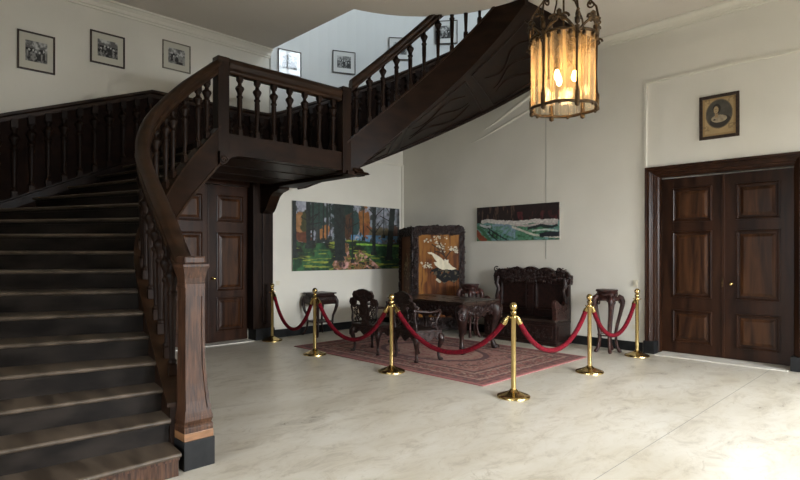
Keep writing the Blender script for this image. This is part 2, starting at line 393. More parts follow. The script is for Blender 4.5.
window(6, 'x', .01, 5.7, 7.9, 6.5, 8.8, 'gridded window lighting the stairwell from above', (4, 4))
mb = MB(); mb.box(-9.4, .3, 2.6, 9.2, 9.0, 9.2); structure(mb.build('ceiling_upper', M['ceiling']), 'ceiling over the stairwell', 'ceiling')

# cornices: profile (lateral from wall into room, up from z0)
def cornice(name, path, label):
    prof = [(0, -.15), (.02, -.15), (.022, -.12), (.035, -.115), (.045, -.07), (.08, -.03), (.10, -.025), (.10, 0), (0, 0)]
    mb = MB(); mb.sweep([(x, y, CEIL) for x, y in path], prof); return structure(mb.build(name, M['trim']), label, 'cornice')
cornice('trim_1', [(XS, -.75), (XS, arcp[-1][1])], 'plaster cornice over the framed photographs')
cornice('trim_2', [(-4.28, YB), (XR, YB)], 'plaster cornice above the double door')
# raking plaster moulding below the upper flight on the back wall
mb = MB()
def rake(pts, r):
    path = []
    for i in range(len(pts) - 1):
        for k in range(6):
            t = k / 6; path.append(tuple(pts[i][j] * (1 - t) + pts[i + 1][j] * t for j in range(3)))
    path.append(pts[-1]); mb.tube([(p[0], p[1] + r * .35, p[2]) for p in path], [r * min(1, i / 10) + .001 for i in range(len(path))], 8)
rake([(-7.5, YB, 3.60), (-6.6, YB, 3.83), (-5.56, YB, 4.17), (-4.75, YB, 4.53), (-4.28, YB, 4.85)], .03)
rake([(-7.0, YB, 3.82), (-6.3, YB, 4.07), (-5.56, YB, 4.42), (-4.9, YB, 4.75), (-4.5, YB, 5.0)], .04)
structure(mb.build('trim_3', M['trim']), 'white raking moulding under the upper flight', 'moulding')
# raised field around the double door
mb = MB(); mb.sweep([(-3.40, YB, 2.9), (-3.40, YB - .0001, 2.9)], [(0, 0), (.03, 0), (.03, .01), (0, .01)]) if False else None
mb.box(-3.435, -3.395, YB - .03, YB, 2.9, 4.23, .008); mb.box(-3.435, XR, YB - .03, YB, 4.20, 4.24, .008)
structure(mb.build('trim_4', M['trim']), 'thin plaster moulding framing the wall above the double door', 'moulding')
mb = MB(); mb.box(XL, XL + .02, 5.35, YB, 3.51, 3.55, .006); mb.box(XL, XL + .03, YB - .05, YB, 0.15, 3.55, .01)
structure(mb.build('trim_5', M['trim']), 'thin plaster moulding framing the wall around the forest painting', 'moulding')

# baseboards
def baseboard(name, boxes, label):
    mb = MB()
    for b in boxes: mb.box(*b, .008)
    return structure(mb.build(name, M['black']), label, 'baseboard')
baseboard('baseboard_left', [(XL, XL + .025, 5.3, YB, 0, .15)], 'black baseboard under the forest painting')
baseboard('baseboard_back', [(XL + .03, -3.46, YB - .025, YB, 0, .15), (-1.36, XR, YB - .025, YB, 0, .15)], 'black baseboard along the back wall')
baseboard('baseboard_right', [(XR - .025, XR, YF, YB - .03, 0, .15)], 'black baseboard of the right wall')

# ------------------------------------------------------------------ doors
def panel_moulding(mb, a0, a1, z0, z1, fn, d):
    """raised bolection frame + fielded panel. fn(a,z,depth)"""
    w = .045
    P = [(a0, z0), (a1, z0), (a1, z1), (a0, z1)]
    def ring(o0, h0, o1, h1):
        vs = []; 
        for o, h in ((o0, h0), (o1, h1)):
            for x, y, sx, sy in ((a0, z0, 1, 1), (a1, z0, -1, 1), (a1, z1, -1, -1), (a0, z1, 1, -1)): vs.append(fn(x + sx * o, y + sy * o, h))
        mb.add(vs, [(i, (i + 1) % 4, 4 + (i + 1) % 4, 4 + i) for i in range(4)])
    ring(0, 0, 0.004, d); ring(.004, d, .018, d * 1.15); ring(.018, d * 1.15, .030, d * .55); ring(.030, d * .55, w, d * .5); ring(w, d * .5, w + .006, -.004)
def panel_field(mb, a0, a1, z0, z1, fn, d):
    w = .05; vs = []
    for o, h in ((w, -.003), (w + .05, d), (w + .055, d)):
        for x, y, sx, sy in ((a0, z0, 1, 1), (a1, z0, -1, 1), (a1, z1, -1, -1), (a0, z1, 1, -1)): vs.append(fn(x + sx * o, y + sy * o, h))
    f = [(i, (i + 1) % 4, 4 + (i + 1) % 4, 4 + i) for i in range(4)] + [(4 + i, 4 + (i + 1) % 4, 8 + (i + 1) % 4, 8 + i) for i in range(4)] + [(8, 9, 10, 11), (3, 2, 1, 0)]
    mb.add(vs, f)
def double_door(name, label, plane, wall, opening, gap, ztop, panels_l, panels_r, axis, knob_on, casing_w, floor_step):
    """axis 'y': door faces -Y at y=plane; axis 'x': faces +X at x=plane"""
    r = sroot(name, label, 'door')
    if axis == 'y': fn = lambda a, z, d: (a, plane - d, z)
    else: fn = lambda a, z, d: (plane + d, a, z)
    def bx(m, a0, a1, z0, z1, d0, d1, b=0):
        p, q = fn(a0, z0, d0), fn(a1, z1, d1); m.box(p[0], q[0], p[1], q[1], p[2], q[2], b)
    leaves = []
    for (a0, a1, panels, nm) in ((opening[0], gap - .006, panels_l, 'left'), (gap + .006, opening[1], panels_r, 'right')):
        m = MB(); bx(m, a0, a1, .015, ztop, -.05, 0, .004); lf = m.build('door_leaf', M['door'], r); leaves.append(lf)
        for (x0, x1, z0, z1) in panels:
            m = MB(); panel_moulding(m, x0, x1, z0, z1, fn, .022); m.build('panel_moulding', M['door'], lf)
            m = MB(); panel_field(m, x0, x1, z0, z1, fn, .014); m.build('door_panel', M['door_panel'], lf)
    m = MB(); bx(m, gap - .02, gap + .02, .02, ztop, 0, .018, .006); m.build('astragal', M['door'], r)
    for a, z in knob_on:
        k = MB()
        c = Vector(fn(a, z, 0)); n = Vector(fn(a, z, 1)) - c; 
        k.tube([c, c + n * .008], .026, 14); k.tube([c + n * .008, c + n * .04], .01, 10)
        bmx = bmesh.new(); bmesh.ops.create_uvsphere(bmx, u_segments=14, v_segments=8, radius=.028); bmesh.ops.translate(bmx, verts=bmx.verts, vec=c + n * .058); k.addbm(bmx, True)
        k.build('door_handle', M['brass'], r)['label'] = 'round brass knob'
    return r, fn, bx
GAP2 = -2.40
r, fn, bx = double_door('door_2', 'tall dark panelled double door under the oval portrait', 9.06, YB, (-3.27, -1.53), GAP2, 2.72,
    [(-3.11, -2.55, 2.04, 2.56), (-3.11, -2.55, .88, 1.89), (-3.11, -2.55, .18, .68)],
    [(-2.24, -1.70, 2.04, 2.56), (-2.24, -1.70, .88, 1.89), (-2.24, -1.70, .18, .68)], 'y', [(-2.29, 1.11)], .14, True)
k = MB(); k.box(-2.425, -2.395, 9.03, 9.045, 1.06, 1.19, .004); o = k.build('lock_plate', M['bronze'], r)
# splayed, stepped casing of door 2
def casing(parent, x0, x1, zt, y0, y1, w):
    n = 4
    for side, nm in ((0, 'door_frame'), (1, 'door_frame'), (2, 'door_frame')):
        m = MB()
        # profile points: (out from opening, depth from wall face)
        P = [(0, y1 - y0 + .0), (0, .16), (.02, .14), (.02, .10), (.045, .085), (.045, .02), (.07, .0), (.09, -.02), (.11, -.02), (.115, -.045), (w, -.05), (w, .03), (.02, y1 - y0)]
        def pt(o, d, end):
            if side == 0: return (x0 - o, y0 + d, 0 if end == 0 else zt + o)
            if side == 1: return (x1 + o, y0 + d, 0 if end == 0 else zt + o)
            return ((x0 - o) if end == 0 else (x1 + o), y0 + d, zt + o)
        q = len(P); vs = [pt(o, d, 0) for o, d in P] + [pt(o, d, 1) for o, d in P]
        m.add(vs, [tuple(range(q))[::-1], tuple(range(q, 2 * q))] + [(i, (i + 1) % q, q + (i + 1) % q, q + i) for i in range(q)])
        o = m.build(nm, M['door'], parent)
        if side < 2:
            p = MB(); e = (x0, -1) if side == 0 else (x1, 1)
            xa, xb = sorted((e[0] - .002 * e[1], e[0] + e[1] * (w + .02))); p.box(xa, xb, y0 - .065, y0 + .12, 0, .19, .006)
            p.build('plinth', M['black'], o)['label'] = 'black plinth block'
casing(r, -3.27, -1.53, 2.74, YB, 9.06, .145)
m = MB(); m.box(-3.25, -1.55, 8.66, 9.05, 0, .012, .004); m.build('threshold', M['stone'], r)

r1, fn, bx = double_door('door_1', 'dark panelled double door under the stair landing', -9.0, -9.0, (3.56, 5.03), 4.30, 2.74,
    [(3.66, 4.18, 2.10, 2.57), (3.66, 4.18, .90, 1.92), (3.66, 4.18, .20, .79)],
    [(4.43, 4.94, 2.10, 2.57), (4.43, 4.94, .90, 1.92), (4.43, 4.94, .20, .79)], 'x', [(4.365, 1.12)], .1, False)
m = MB(); m.box(-9.03, -8.93, 2.85, 3.55, 0, 2.73, .005); m.build('jamb', M['door'], r1)
m = MB(); m.box(-9.03, -8.93, 3.55, 5.05, 2.745, 2.9); m.build('lintel', M['door'], r1)
m = MB(); m.box(-9.0, -8.72, 3.56, 5.0, 0, .015, .004); m.build('threshold', M['stone'], r1)

# ================================================================== STAIRCASE
ST = thing('staircase', 'dark oak winding staircase with a landing, turned balusters and broad handrail', 'staircase')
R = .175
inner = [(-3.81, 1.60), (-4.05, 1.63), (-4.27, 1.66), (-4.48, 1.69), (-4.72, 1.73), (-4.95, 1.77), (-5.18, 1.81), (-5.41, 1.87), (-5.60, 1.95),
         (-5.77, 2.06), (-5.91, 2.19), (-6.02, 2.33), (-6.10, 2.47), (-6.16, 2.62), (-6.20, 2.78), (-6.23, 2.94), (-6.25, 3.10)]
outer = [(-3.80, -.72), (-4.27, -.72), (-4.62, -.72), (-5.02, -.72), (-5.47, -.72), (-5.95, -.72), (-6.5, -.72), (-7.1, -.72), (-7.75, -.72),
         (-8.40, -.30), (-8.40, .55), (-8.40, 1.2), (-8.40, 1.66), (-8.40, 2.06), (-8.40, 2.42), (-8.40, 2.76), (-8.40, 3.10)]
N1 = 17
for k in range(N1):
    z = R * (k + 1)
    ia, oa = Vector(inner[k]), Vector(outer[k])
    dirn = (oa - ia).normalized(); nrm = Vector((-dirn.y, dirn.x))
    if k + 1 < N1: ib, ob = Vector(inner[k + 1]), Vector(outer[k + 1])
    fwd = ((ib - ia) if k + 1 < N1 else Vector((0, 1)))
    if nrm.dot(fwd) < 0: nrm = -nrm
    # riser
    m = MB()
    a, b = ia, oa; c, d = oa + nrm * .025, ia + nrm * .025
    m.prism([tuple(a), tuple(b), tuple(c), tuple(d)], lambda p, q, e: (p, q, e), z - R if k == 0 else z - R - .0, z - .035)
    # cove strip below nosing
    e1, e2 = ia - nrm * .018, oa - nrm * .018
    m.prism([tuple(e1), tuple(e2), tuple(oa), tuple(ia)], lambda p, q, e: (p, q, e), z - .06, z - .035)
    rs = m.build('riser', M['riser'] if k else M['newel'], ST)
    if k < N1 - 1:
        m = MB(); n1, n2 = ia - nrm * .035, oa - nrm * .035
        n1e = n1 + (ia - oa).normalized() * 0; bb = ib + nrm * .02; oo = ob + nrm * .02
        poly = [tuple(n1e), tuple(n2)]
        if k == 8: poly += [(-8.40, -.72)]
        poly += [tuple(oo if k != 8 else ob), tuple(bb)]
        m.prism(poly, lambda p, q, e: (p, q, e), z - .035, z)
        m.tube([(*n1, z - .0175), (*n2, z - .0175)], .0175, 8)
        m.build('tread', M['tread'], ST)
# smooth path of the inner string of the lower flight
def resample(pts, n):
    pts = [Vector(p) for p in pts]; L = [0]
    for i in range(1, len(pts)): L.append(L[-1] + (pts[i] - pts[i - 1]).length)
    out = []
    for k in range(n):
        s = L[-1] * k / (n - 1); i = max(j for j in range(len(L) - 1) if L[j] <= s + 1e-9); t = (s - L[i]) / (L[i + 1] - L[i])
        # catmull-rom
        p0 = pts[max(i - 1, 0)]; p1 = pts[i]; p2 = pts[i + 1]; p3 = pts[min(i + 2, len(pts) - 1)]
        out.append(.5 * ((2 * p1) + (p2 - p0) * t + (2 * p0 - 5 * p1 + 4 * p2 - p3) * t * t + (3 * p1 - p0 - 3 * p2 + p3) * t ** 3))
    return out
nz = [R * (k + 1) for k in range(N1)]
P3 = [Vector((inner[k][0], inner[k][1], nz[k])) for k in range(N1)]
PS = resample([tuple(p) for p in P3], 49)
xy1 = [(p.x, p.y) for p in PS]; zn = [p.z for p in PS]
# travel is -X then +Y: right of travel points towards +Y / +X (outside of the flight)
zt = [z + .10 for z in zn]; zb = [max(.0, z - .34) if z > 1.45 else max(0, 0.0) for z in zn]
for i, z in enumerate(zn):
    k = min(1, max(0, (z - 1.25) / .5)); zb[i] = (z - .34) * (k * k * (3 - 2 * k))
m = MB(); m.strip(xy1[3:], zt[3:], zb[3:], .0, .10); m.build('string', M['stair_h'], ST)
m = MB(); m.sweep([(p.x, p.y, p.z + .10) for p in PS[3:]], [(-.02, 0), (.11, 0), (.11, .03), (-.02, .03)]); m.build('string_capping', M['rail'], ST)
m = MB(); m.sweep([(p.x, p.y, b_) for p, b_ in zip(PS, zb) if b_ > .6], [(.09, 0), (.11, .0), (.11, .04), (.09, .05)]); m.build('string_moulding', M['rail'], ST)
# underside of the lower flight
m = MB(); vs = []; fs = []
so = resample([(*outer[k], nz[k]) for k in range(N1)], 49)
for i in range(49):
    a = PS[i]; b = so[i]; z = max(.02, a.z - .30); vs += [(a.x, a.y, z), (b.x, b.y, z)]
for i in range(48): fs.append((2 * i, 2 * i + 1, 2 * i + 3, 2 * i + 2))
n0 = len(vs); vs += [(x, y, z - .03) for x, y, z in vs]; fs += [tuple(n0 + q for q in f) for f in fs]
m.add(vs, fs, True); m.build('soffit', M['stair_h'], ST)

# baluster (shared mesh)
def baluster_mesh(h):
    m = MB(); w = .030
    m.box(-w, w, -w, w, 0, .09 * h, .004)
    pr = [(.024, .09), (.028, .10), (.028, .115), (.019, .125), (.017, .14), (.019, .2), (.023, .35), (.026, .46), (.0265, .55), (.024, .60), (.031, .61), (.033, .625), (.031, .64), (.022, .65), (.026, .69), (.040, .735), (.046, .76), (.040, .785), (.026, .80), (.019, .825), (.019, .85), (.030, .87), (.030, .89), (.024, .895)]
    m.lathe([(r_ * 1.22, z_ * h) for r_, z_ in pr], n=12)
    m.box(-w * 1.1, w * 1.1, -w * 1.1, w * 1.1, .885 * h, h, .004)
    return m
def put_balusters(pts, h):
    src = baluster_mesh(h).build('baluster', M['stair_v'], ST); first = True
    for (x, y, z, rz) in pts:
        o = src if first else src.copy()
        if not first: COL.objects.link(o); o.parent = ST
        first = False; o.location = (x, y, z); o.rotation_euler = (0, 0, rz)
    return src
# handrail heights along the lower flight, given per step number
hk = [1, 3, 5, 8, 10, 12, 14, 17]; hz = [1.46, 1.74, 2.04, 2.50, 2.86, 3.17, 3.45, 3.86]
def rail_z(z): return float(np.interp(z / R, hk, hz))
def offs(i, t):
    a = PS[min(i + 1, 48)] - PS[max(i - 1, 0)]; a = Vector((a.x, a.y)).normalized(); return PS[i].x + a.y * t, PS[i].y - a.x * t, math.atan2(a.y, a.x)
RAILP = [(-.066, -.045), (-.066, .0), (-.052, .012), (-.05, .03), (-.025, .048), (.025, .048), (.05, .03), (.052, .012), (.066, .0), (.066, -.045), (.048, -.055), (.048, -.085), (.055, -.09), (.055, -.135), (-.055, -.135), (-.055, -.09), (-.048, -.085), (-.048, -.055)]
path = [(-3.99, 1.755, 1.42), (-4.07, 1.755, 1.49)]
for i in range(8, 49):
    x, y, a = offs(i, .045 + .045 * max(0, 1 - i / 30)); path.append((x, y, rail_z(PS[i].z)))
# ramp the end so that it runs level into the landing newel
m = MB(); m.sweep(path, RAILP, True); m.build('handrail', M['rail'], ST)
# balusters of differing height: one mesh each because the rail rises faster than the steps
for q in range(16):
    i = int(round(5.5 + q * 42.5 / 16)); x, y, a = offs(i, .045 + .03 * max(0, 1 - i / 30))
    h = rail_z(PS[i].z) - .10 - (PS[i].z + .12)
    b_ = baluster_mesh(h).build('baluster', M['stair_v'], ST); b_.location = (x, y, PS[i].z + .12); b_.rotation_euler = (0, 0, a)

# foot newel: tapering box post with a flared cap and black plinth
nx0, nx1, ny0, ny1 = -4.06, -3.885, 1.665, 1.835
NW = None
m = MB()
def sqloft(m, secs, cx, cy):
    """secs: (z, hx-,hx+, hy-, hy+)"""
    vs = []
    for z, a, b, c, d in secs: vs += [(cx - a, cy - c, z), (cx + b, cy - c, z), (cx + b, cy + d, z), (cx - a, cy + d, z)]
    fs = [(i * 4 + k, i * 4 + (k + 1) % 4, i * 4 + 4 + (k + 1) % 4, i * 4 + 4 + k) for i in range(len(secs) - 1) for k in range(4)] + [(3, 2, 1, 0)]
    n_ = len(vs); fs.append((n_ - 4, n_ - 3, n_ - 2, n_ - 1)); m.add(vs, fs)
ncx, ncy = -3.975, 1.755
secs = [(.37, .055, .115, .088, .118), (.40, .055, .112, .084, .11), (.48, .055, .100, .080, .098), (.60, .053, .089, .077, .086), (.75, .052, .082, .074, .075), (1.0, .05, .078, .072, .071), (1.31, .05, .078, .072, .071)]
sqloft(m, secs, ncx, ncy); NW = m.build('newel_post', M['newel'], ST)
# raised borders on the shaft face, leaving a sunk panel
m = MB()
for f in (0, 1):
    vs = []; ww = .020
    rows = [s for s in secs]
    def face(z, t):   # t in -1..1 along face
        s = [float(np.interp(z, [q[0] for q in secs], [q[j] for q in secs])) for j in (1, 2, 3, 4)]
        return (ncx + s[1], ncy - s[2] + (s[2] + s[3]) * (t + 1) / 2, z)
    for i in range(18):
        z = .42 + i * (1.26 - .42) / 17; p0 = face(z, -1 if f == 0 else 1); p1 = face(z, -.72 if f == 0 else .72)
        vs += [p0, (p0[0] + .009, p0[1], z), (p1[0] + .009, p1[1], z), p1]
    fs = [(i * 4 + k, i * 4 + (k + 1) % 4, i * 4 + 4 + (k + 1) % 4, i * 4 + 4 + k) for i in range(17) for k in range(4)] + [(3, 2, 1, 0), (68, 69, 70, 71)]
    m.add(vs, fs)
m.box(ncx + .078, ncx + .088, ncy - .072, ncy + .071, 1.24, 1.31)
m.build('shaft_border', M['newel'], NW)
m = MB()
m.box(ncx - .056, ncx + .086, ncy - .078, ncy + .077, 1.30, 1.335, .006)
sqloft(m, [(1.335, .052, .08, .074, .072), (1.37, .054, .084, .077, .076), (1.41, .06, .094, .085, .085), (1.45, .07, .103, .094, .094)], ncx, ncy)
m.box(ncx - .074, ncx + .108, ncy - .100, ncy + .100, 1.45, 1.475, .005)
m.box(ncx - .058, ncx + .086, ncy - .08, ncy + .078, 1.475, 1.53, .012)
m.build('newel_cap', M['newel'], NW)
m = MB(); m.box(ncx - .058, ncx + .118, ncy - .095, ncy + .122, .26, .30, .004); sqloft(m, [(.30, .058, .118, .095, .122), (.315, .056, .108, .089, .112), (.345, .057, .118, .092, .12), (.37, .055, .116, .088, .118)], ncx, ncy)
m.build('newel_foot', M['newel'], NW)
m = MB(); m.box(ncx - .058, ncx + .120, ncy - .096, ncy + .124, .205, .262, .004); m.build('foot_block', M['newel_base'], NW)['label'] = 'light oak foot block'
m = MB(); m.box(ncx - .06, ncx + .128, ncy - .100, ncy + .130, 0, .205, .004); m.build('plinth', M['black'], NW)['label'] = 'black plinth block'

# ---- landing
LZ = 2.98
m = MB(); m.box(XS, -6.25, 3.11, 5.2, LZ - .04, LZ); m.build('landing_floor', M['tread'], ST)
m = MB(); m.box(XS, -6.29, 3.12, 5.18, 2.76, 2.80)
for x in np.linspace(-8.35, -6.4, 4): m.box(x - .01, x + .01, 3.12, 5.18, 2.75, 2.76)
m.build('landing_soffit', M['stair_h'], ST)
m = MB(); m.box(-6.29, -6.16, 3.06, 5.16, 2.74, 3.00, .006); m.build('landing_fascia', M['stair_h'], ST)
m = MB(); m.sweep([(-8.78, 5.24, 2.70), (-6.12, 5.24, 2.70), (-6.12, 5.10, 2.70)], [(0, .0), (0, .09), (-.02, .09), (-.04, .04), (-.08, .03), (-.10, 0)]); 
m.box(-8.9, -6.13, 5.16, 5.26, 2.70, 2.90, .01); m.box(-6.24, -6.08, 4.98, 5.30, 2.68, 2.74, .012)
m.build('landing_moulding', M['stair_h'], ST)
m = MB(); m.box(XS, -6.2, 3.03, 3.12, 2.72, LZ - .03, .006); m.build('landing_trimmer', M['stair_h'], ST)
m = MB(); m.sweep([(-6.2, 3.2, 3.86), (-6.2, 4.92, 3.86)], RAILP, True); m.build('handrail', M['rail'], ST)
pts = [(-6.2, 3.12 + .12 + (i + .5) * (1.68 / 7.0) , 3.0, 0) for i in range(7)]
put_balusters(pts, .76)
def newel(x, y, z0, z1, w=.072):
    m = MB(); m.box(x - w, x + w, y - w, y + w, z0, z1, .006)
    n = m.build('newel_post', M['stair_v'], ST)
    c = MB(); c.box(x - w - .002, x + w + .002, y - w - .002, y + w + .002, z1 - .05, z1 + .006, .006); c.build('newel_cap', M['rail'], n); return n
newel(-6.21, 3.12, 2.74, 3.895); newel(-6.2, 5.0, 2.70, 3.93)
# scroll bracket below the landing newel
def bracket(name, o, U, W, prof, w):
    o, U, W = Vector(o), Vector(U), Vector(W); m = MB()
    m.prism(prof, lambda a, b, d: tuple(o + U * a + Vector((0, 0, b)) + W * d), -w / 2, w / 2); return m
prof = [(0, 0), (.34, 0), (.34, -.05), (.30, -.08), (.25, -.09), (.20, -.12), (.16, -.17), (.13, -.23), (.09, -.27), (.04, -.28), (0, -.26)]
b1 = bracket('b', (-6.14, 3.05, 2.76), (0, 1, 0), (1, 0, 0), [(a * .7, b * .55) for a, b in prof], .1)
b1.curl((-6.09, 3.10, 2.66), (0, 1, 0), (0, 0, 1), (1, 0, 0), .05, 1.5, 0, .012); b1.build('scroll_bracket', M['stair_h'], ST)
# pilaster carrying the landing, with bracket
m = MB(); m.box(-9.03, -8.79, 5.03, 5.43, 0.2, 2.9, .005); m.box(-9.03, -8.76, 5.20, 5.37, .3, 2.5, .01)
pl = m.build('pilaster', M['stair_v'], ST)
m = MB(); m.box(-9.03, -8.755, 5.06, 5.445, 0, .2, .006); m.build('plinth', M['black'], pl)
b2 = bracket('b', (-8.79, 5.27, 2.72), (1, 0, 0), (0, 1, 0), [(0, 0), (.62, 0), (.62, -.06), (.5, -.09), (.44, -.10), (.34, -.16), (.27, -.25), (.2, -.36), (.14, -.42), (.06, -.45), (0, -.45)], .2)
b2.build('scroll_bracket', M['stair_h'], pl)

# ---- upper flight: winding treads, strings, soffit, balustrade
def tz(al): return 3.06 + .0305 * (al - 13)
A0, A1 = 14.5, 89.0; NS = 13; dA = (A1 - A0) / NS
for k in range(NS):
    a0 = A0 + k * dA; a1 = a0 + dA; z = LZ + (5.3 - LZ) * (k + 1) / NS
    i0, i1 = arc(a0, RI + .06), arc(a1, RI + .06); o0, o1 = arc(a0 - .4, RX - .02, RY - .02), arc(a1, RX - .02, RY - .02); om = arc((a0 + a1) / 2, RX - .02, RY - .02)
    m = MB(); m.prism([i0, o0, om, o1, i1], lambda p, q, e: (p, q, e), z - .035, z); m.build('tread', M['tread'], ST)
    m = MB(); r0, r1 = arc(a0 + .5, RI + .06), arc(a0 + .5, RX - .02, RY - .02); s0, s1 = arc(a0 + 1.0, RI + .06), arc(a0 + .8, RX - .02, RY - .02)
    m.prism([r0, r1, s1, s0], lambda p, q, e: (p, q, e), z - (5.3 - LZ) / NS - .0, z - .035); m.build('riser', M['riser'], ST)
AL2 = list(np.linspace(11.5, 90, 40))
def capz(al): return min(3.16 + .0305 * (al - 13), 5.50)
xyI = [arc(a, RI) for a in AL2]
# arc direction: from -X side towards +Y then +X: right of travel points to the centre (inside, towards camera)
m = MB(); m.strip(xyI, [capz(a) for a in AL2], [max(sz(a), 2.72) for a in AL2], -.06, .03); m.build('string', M['stair_h'], ST)
m = MB(); m.sweep([(x, y, capz(a)) for (x, y), a in zip(xyI, AL2)], [(-.08, 0), (.05, 0), (.05, .03), (-.08, .03)]); m.build('string_capping', M['rail'], ST)
m = MB(); vs = []; fs = []; nc = 8
for a in AL2:
    for j in range(nc + 1):
        t = j / nc; pi_ = arc(a, RI - .03); po = arc(a, RX + .02, RY + .02); z = max(sz(a), 2.72) + .03 * sin(pi * t)
        vs.append((pi_[0] * (1 - t) + po[0] * t, pi_[1] * (1 - t) + po[1] * t, z))
for i in range(len(AL2) - 1):
    for j in range(nc): q = i * (nc + 1) + j; fs.append((q, q + 1, q + nc + 2, q + nc + 1))
n0 = len(vs); vs += [(x, y, z + .06) for x, y, z in vs]; fs += [tuple(n0 + q for q in f) for f in fs]
rim = [(0 + i * (nc + 1) + nc) for i in range(len(AL2))]
for i in range(len(rim) - 1): fs.append((rim[i], rim[i + 1], rim[i + 1] + n0, rim[i] + n0))
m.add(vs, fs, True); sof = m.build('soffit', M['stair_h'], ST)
def sp(al, t, dz=0):
    pi_ = arc(al, RI); po = arc(al, RX, RY); return (pi_[0] * (1 - t) + po[0] * t, pi_[1] * (1 - t) + po[1] * t, max(sz(al), 2.72) + .03 * sin(pi * t) - dz)
m = MB()
for (a, b) in ((17, 37), (40, 62), (65, 86)):
    for t in (.10, .90): m.tube([sp(q, t) for q in np.linspace(a, b, 12)], .022, 6)
    for q in (a, b): m.tube([sp(q, t) for t in np.linspace(.10, .90, 8)], .022, 6)
    w = b - a
    for t0, ph in ((.32, 0), (.5, 1.6), (.68, 3.1)):
        m.tube([sp(a + w * (.1 + .8 * u), t0 + .09 * sin(u * 7 + ph)) for u in np.linspace(0, 1, 18)], [.012 + .014 * abs(sin(3 * u)) for u in np.linspace(0, 1, 18)], 6)
m.tube([sp(q, .985) for q in np.linspace(14, 89, 40)], .035, 6)
m.build('carved_moulding', M['stair_h'], sof)
def hz2(al): return 4.05 + .0307 * (al - 15)
aa = [a for a in np.linspace(14, 66, 26)]
m = MB(); m.sweep([(*arc(a, RI), hz2(a)) for a in aa if hz2(a) < 6.3] , RAILP, True)
aa2 = list(np.linspace(66, 92, 12)); m.sweep([(*arc(a, RI), hz2(a)) for a in aa2], RAILP, True)
m.build('handrail', M['rail'], ST)
pts = []
for k in range(13):
    a = 16.5 + 5.9 * k; x, y = arc(a, RI); pts.append((x, y, capz(a) + .025, radians(90 - a)))
put_balusters(pts, .79)

# ---- wall panelling (half balusters on a dado) beside the lower flight, landing and upper flight
WP = thing('stair_wall_panelling', 'dark oak dado with half balusters rising along the wall beside the stair', 'wall panelling')
def dpath():
    out = []
    for y in np.linspace(-.7, 3.1, 12):
        if y < 1.285: t = 3.29 + (y - 1.285) * .40
        else: t = 3.29 + .37 * (y - 1.285)
        b = 2.29 + .46 * (y - 1.474)
        out.append(((XS, y), t, b))
    for y in (3.4, 3.8, 4.2, 4.55): out.append(((XS, y), 3.96, 3.12))
    for a in np.linspace(3, 88, 28):
        t = max(3.96, 4.82 + .0295 * (a - 36)) ; b = max(3.12, 3.90 + .0305 * (a - 36)); out.append((arc(a, RX, RY), t, b))
    return out
DP = dpath(); dx = [p[0] for p in DP]; dt = [p[1] for p in DP]; db = [p[2] for p in DP]
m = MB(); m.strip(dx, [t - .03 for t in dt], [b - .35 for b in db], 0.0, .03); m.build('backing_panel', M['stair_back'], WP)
m = MB(); m.sweep([(*p, t) for p, t in zip(dx, dt)], [(0, -.10), (.06, -.10), (.06, -.05), (.10, -.035), (.10, 0), (0, 0)]); m.build('dado_rail', M['rail'], WP)
m = MB(); m.sweep([(*p, b) for p, b in zip(dx, db)], [(0, -.14), (.05, -.14), (.05, -.03), (.075, -.02), (.075, 0), (0, 0)]); m.build('wall_string', M['stair_h'], WP)
L = [0]
for i in range(1, len(dx)): L.append(L[-1] + (Vector(dx[i]) - Vector(dx[i - 1])).length)
s = 1.2; cnt = 0; srcs = {}
while s < L[-1] - .1 and cnt < 46:
    i = max(j for j in range(len(L) - 1) if L[j] <= s); t = (s - L[i]) / (L[i + 1] - L[i])
    x, y = Vector(dx[i]).lerp(Vector(dx[i + 1]), t); z0 = db[i] * (1 - t) + db[i + 1] * t; z1 = dt[i] * (1 - t) + dt[i + 1] * t - .10
    a = Vector(dx[i + 1]) - Vector(dx[i]); a.normalize(); h = z1 - z0; key = round(h, 1)
    sd = Vector((a.y, -a.x))
    if key not in srcs: srcs[key] = baluster_mesh(key + .05).build('half_baluster', M['stair_v'], WP); o = srcs[key]
    else: o = srcs[key].copy(); COL.objects.link(o); o.parent = WP
    o.location = (x + sd.x * .032, y + sd.y * .032, z0 - .02); o.rotation_euler = (0, 0, math.atan2(a.y, a.x)); o.scale = (1.15, 1.15, (h + .03) / (key + .05))
    s += .185; cnt += 1

# ================================================================== PICTURES
def gray(g, tint=(1, 1, 1)): return np.stack([g * tint[0], g * tint[1], g * tint[2]], -1)
def photo_fn(seed, mat_c=(.50, .48, .40), dark=.5, win=None):
    def fn(u, v):
        n = fbm(u * 6, v * 5, seed, 4); n5 = fbm(u * 22, v * 18, seed + 40, 3); g = np.clip((n - .40) * 1.6 + (n5 - .5) * .9, .008, .5)
        g = np.where(v < .40, g * .8 + .09, g * .55)
        rd = random.Random(seed)
        for i in range(5):
            cx = .3 + .1 * i + rd.uniform(-.02, .02); cy = .45 + rd.uniform(-.05, .05)
            hd = ((u - cx) / .024) ** 2 + ((v - cy) / .034) ** 2 < 1; g = np.where(hd, .5, g)
            bd = (abs(u - cx) < .038) & (v > cy + .035) & (v < cy + .25) & (n5 > .40); g = np.where(bd, .015 + .2 * (rd.random() < .35), g)
        c = gray(g, (1, 1, .97)); m_ = (u < .17) | (u > .83) | (v < .19) | (v > .79)
        c[m_] = mat_c
        return c
    return fn
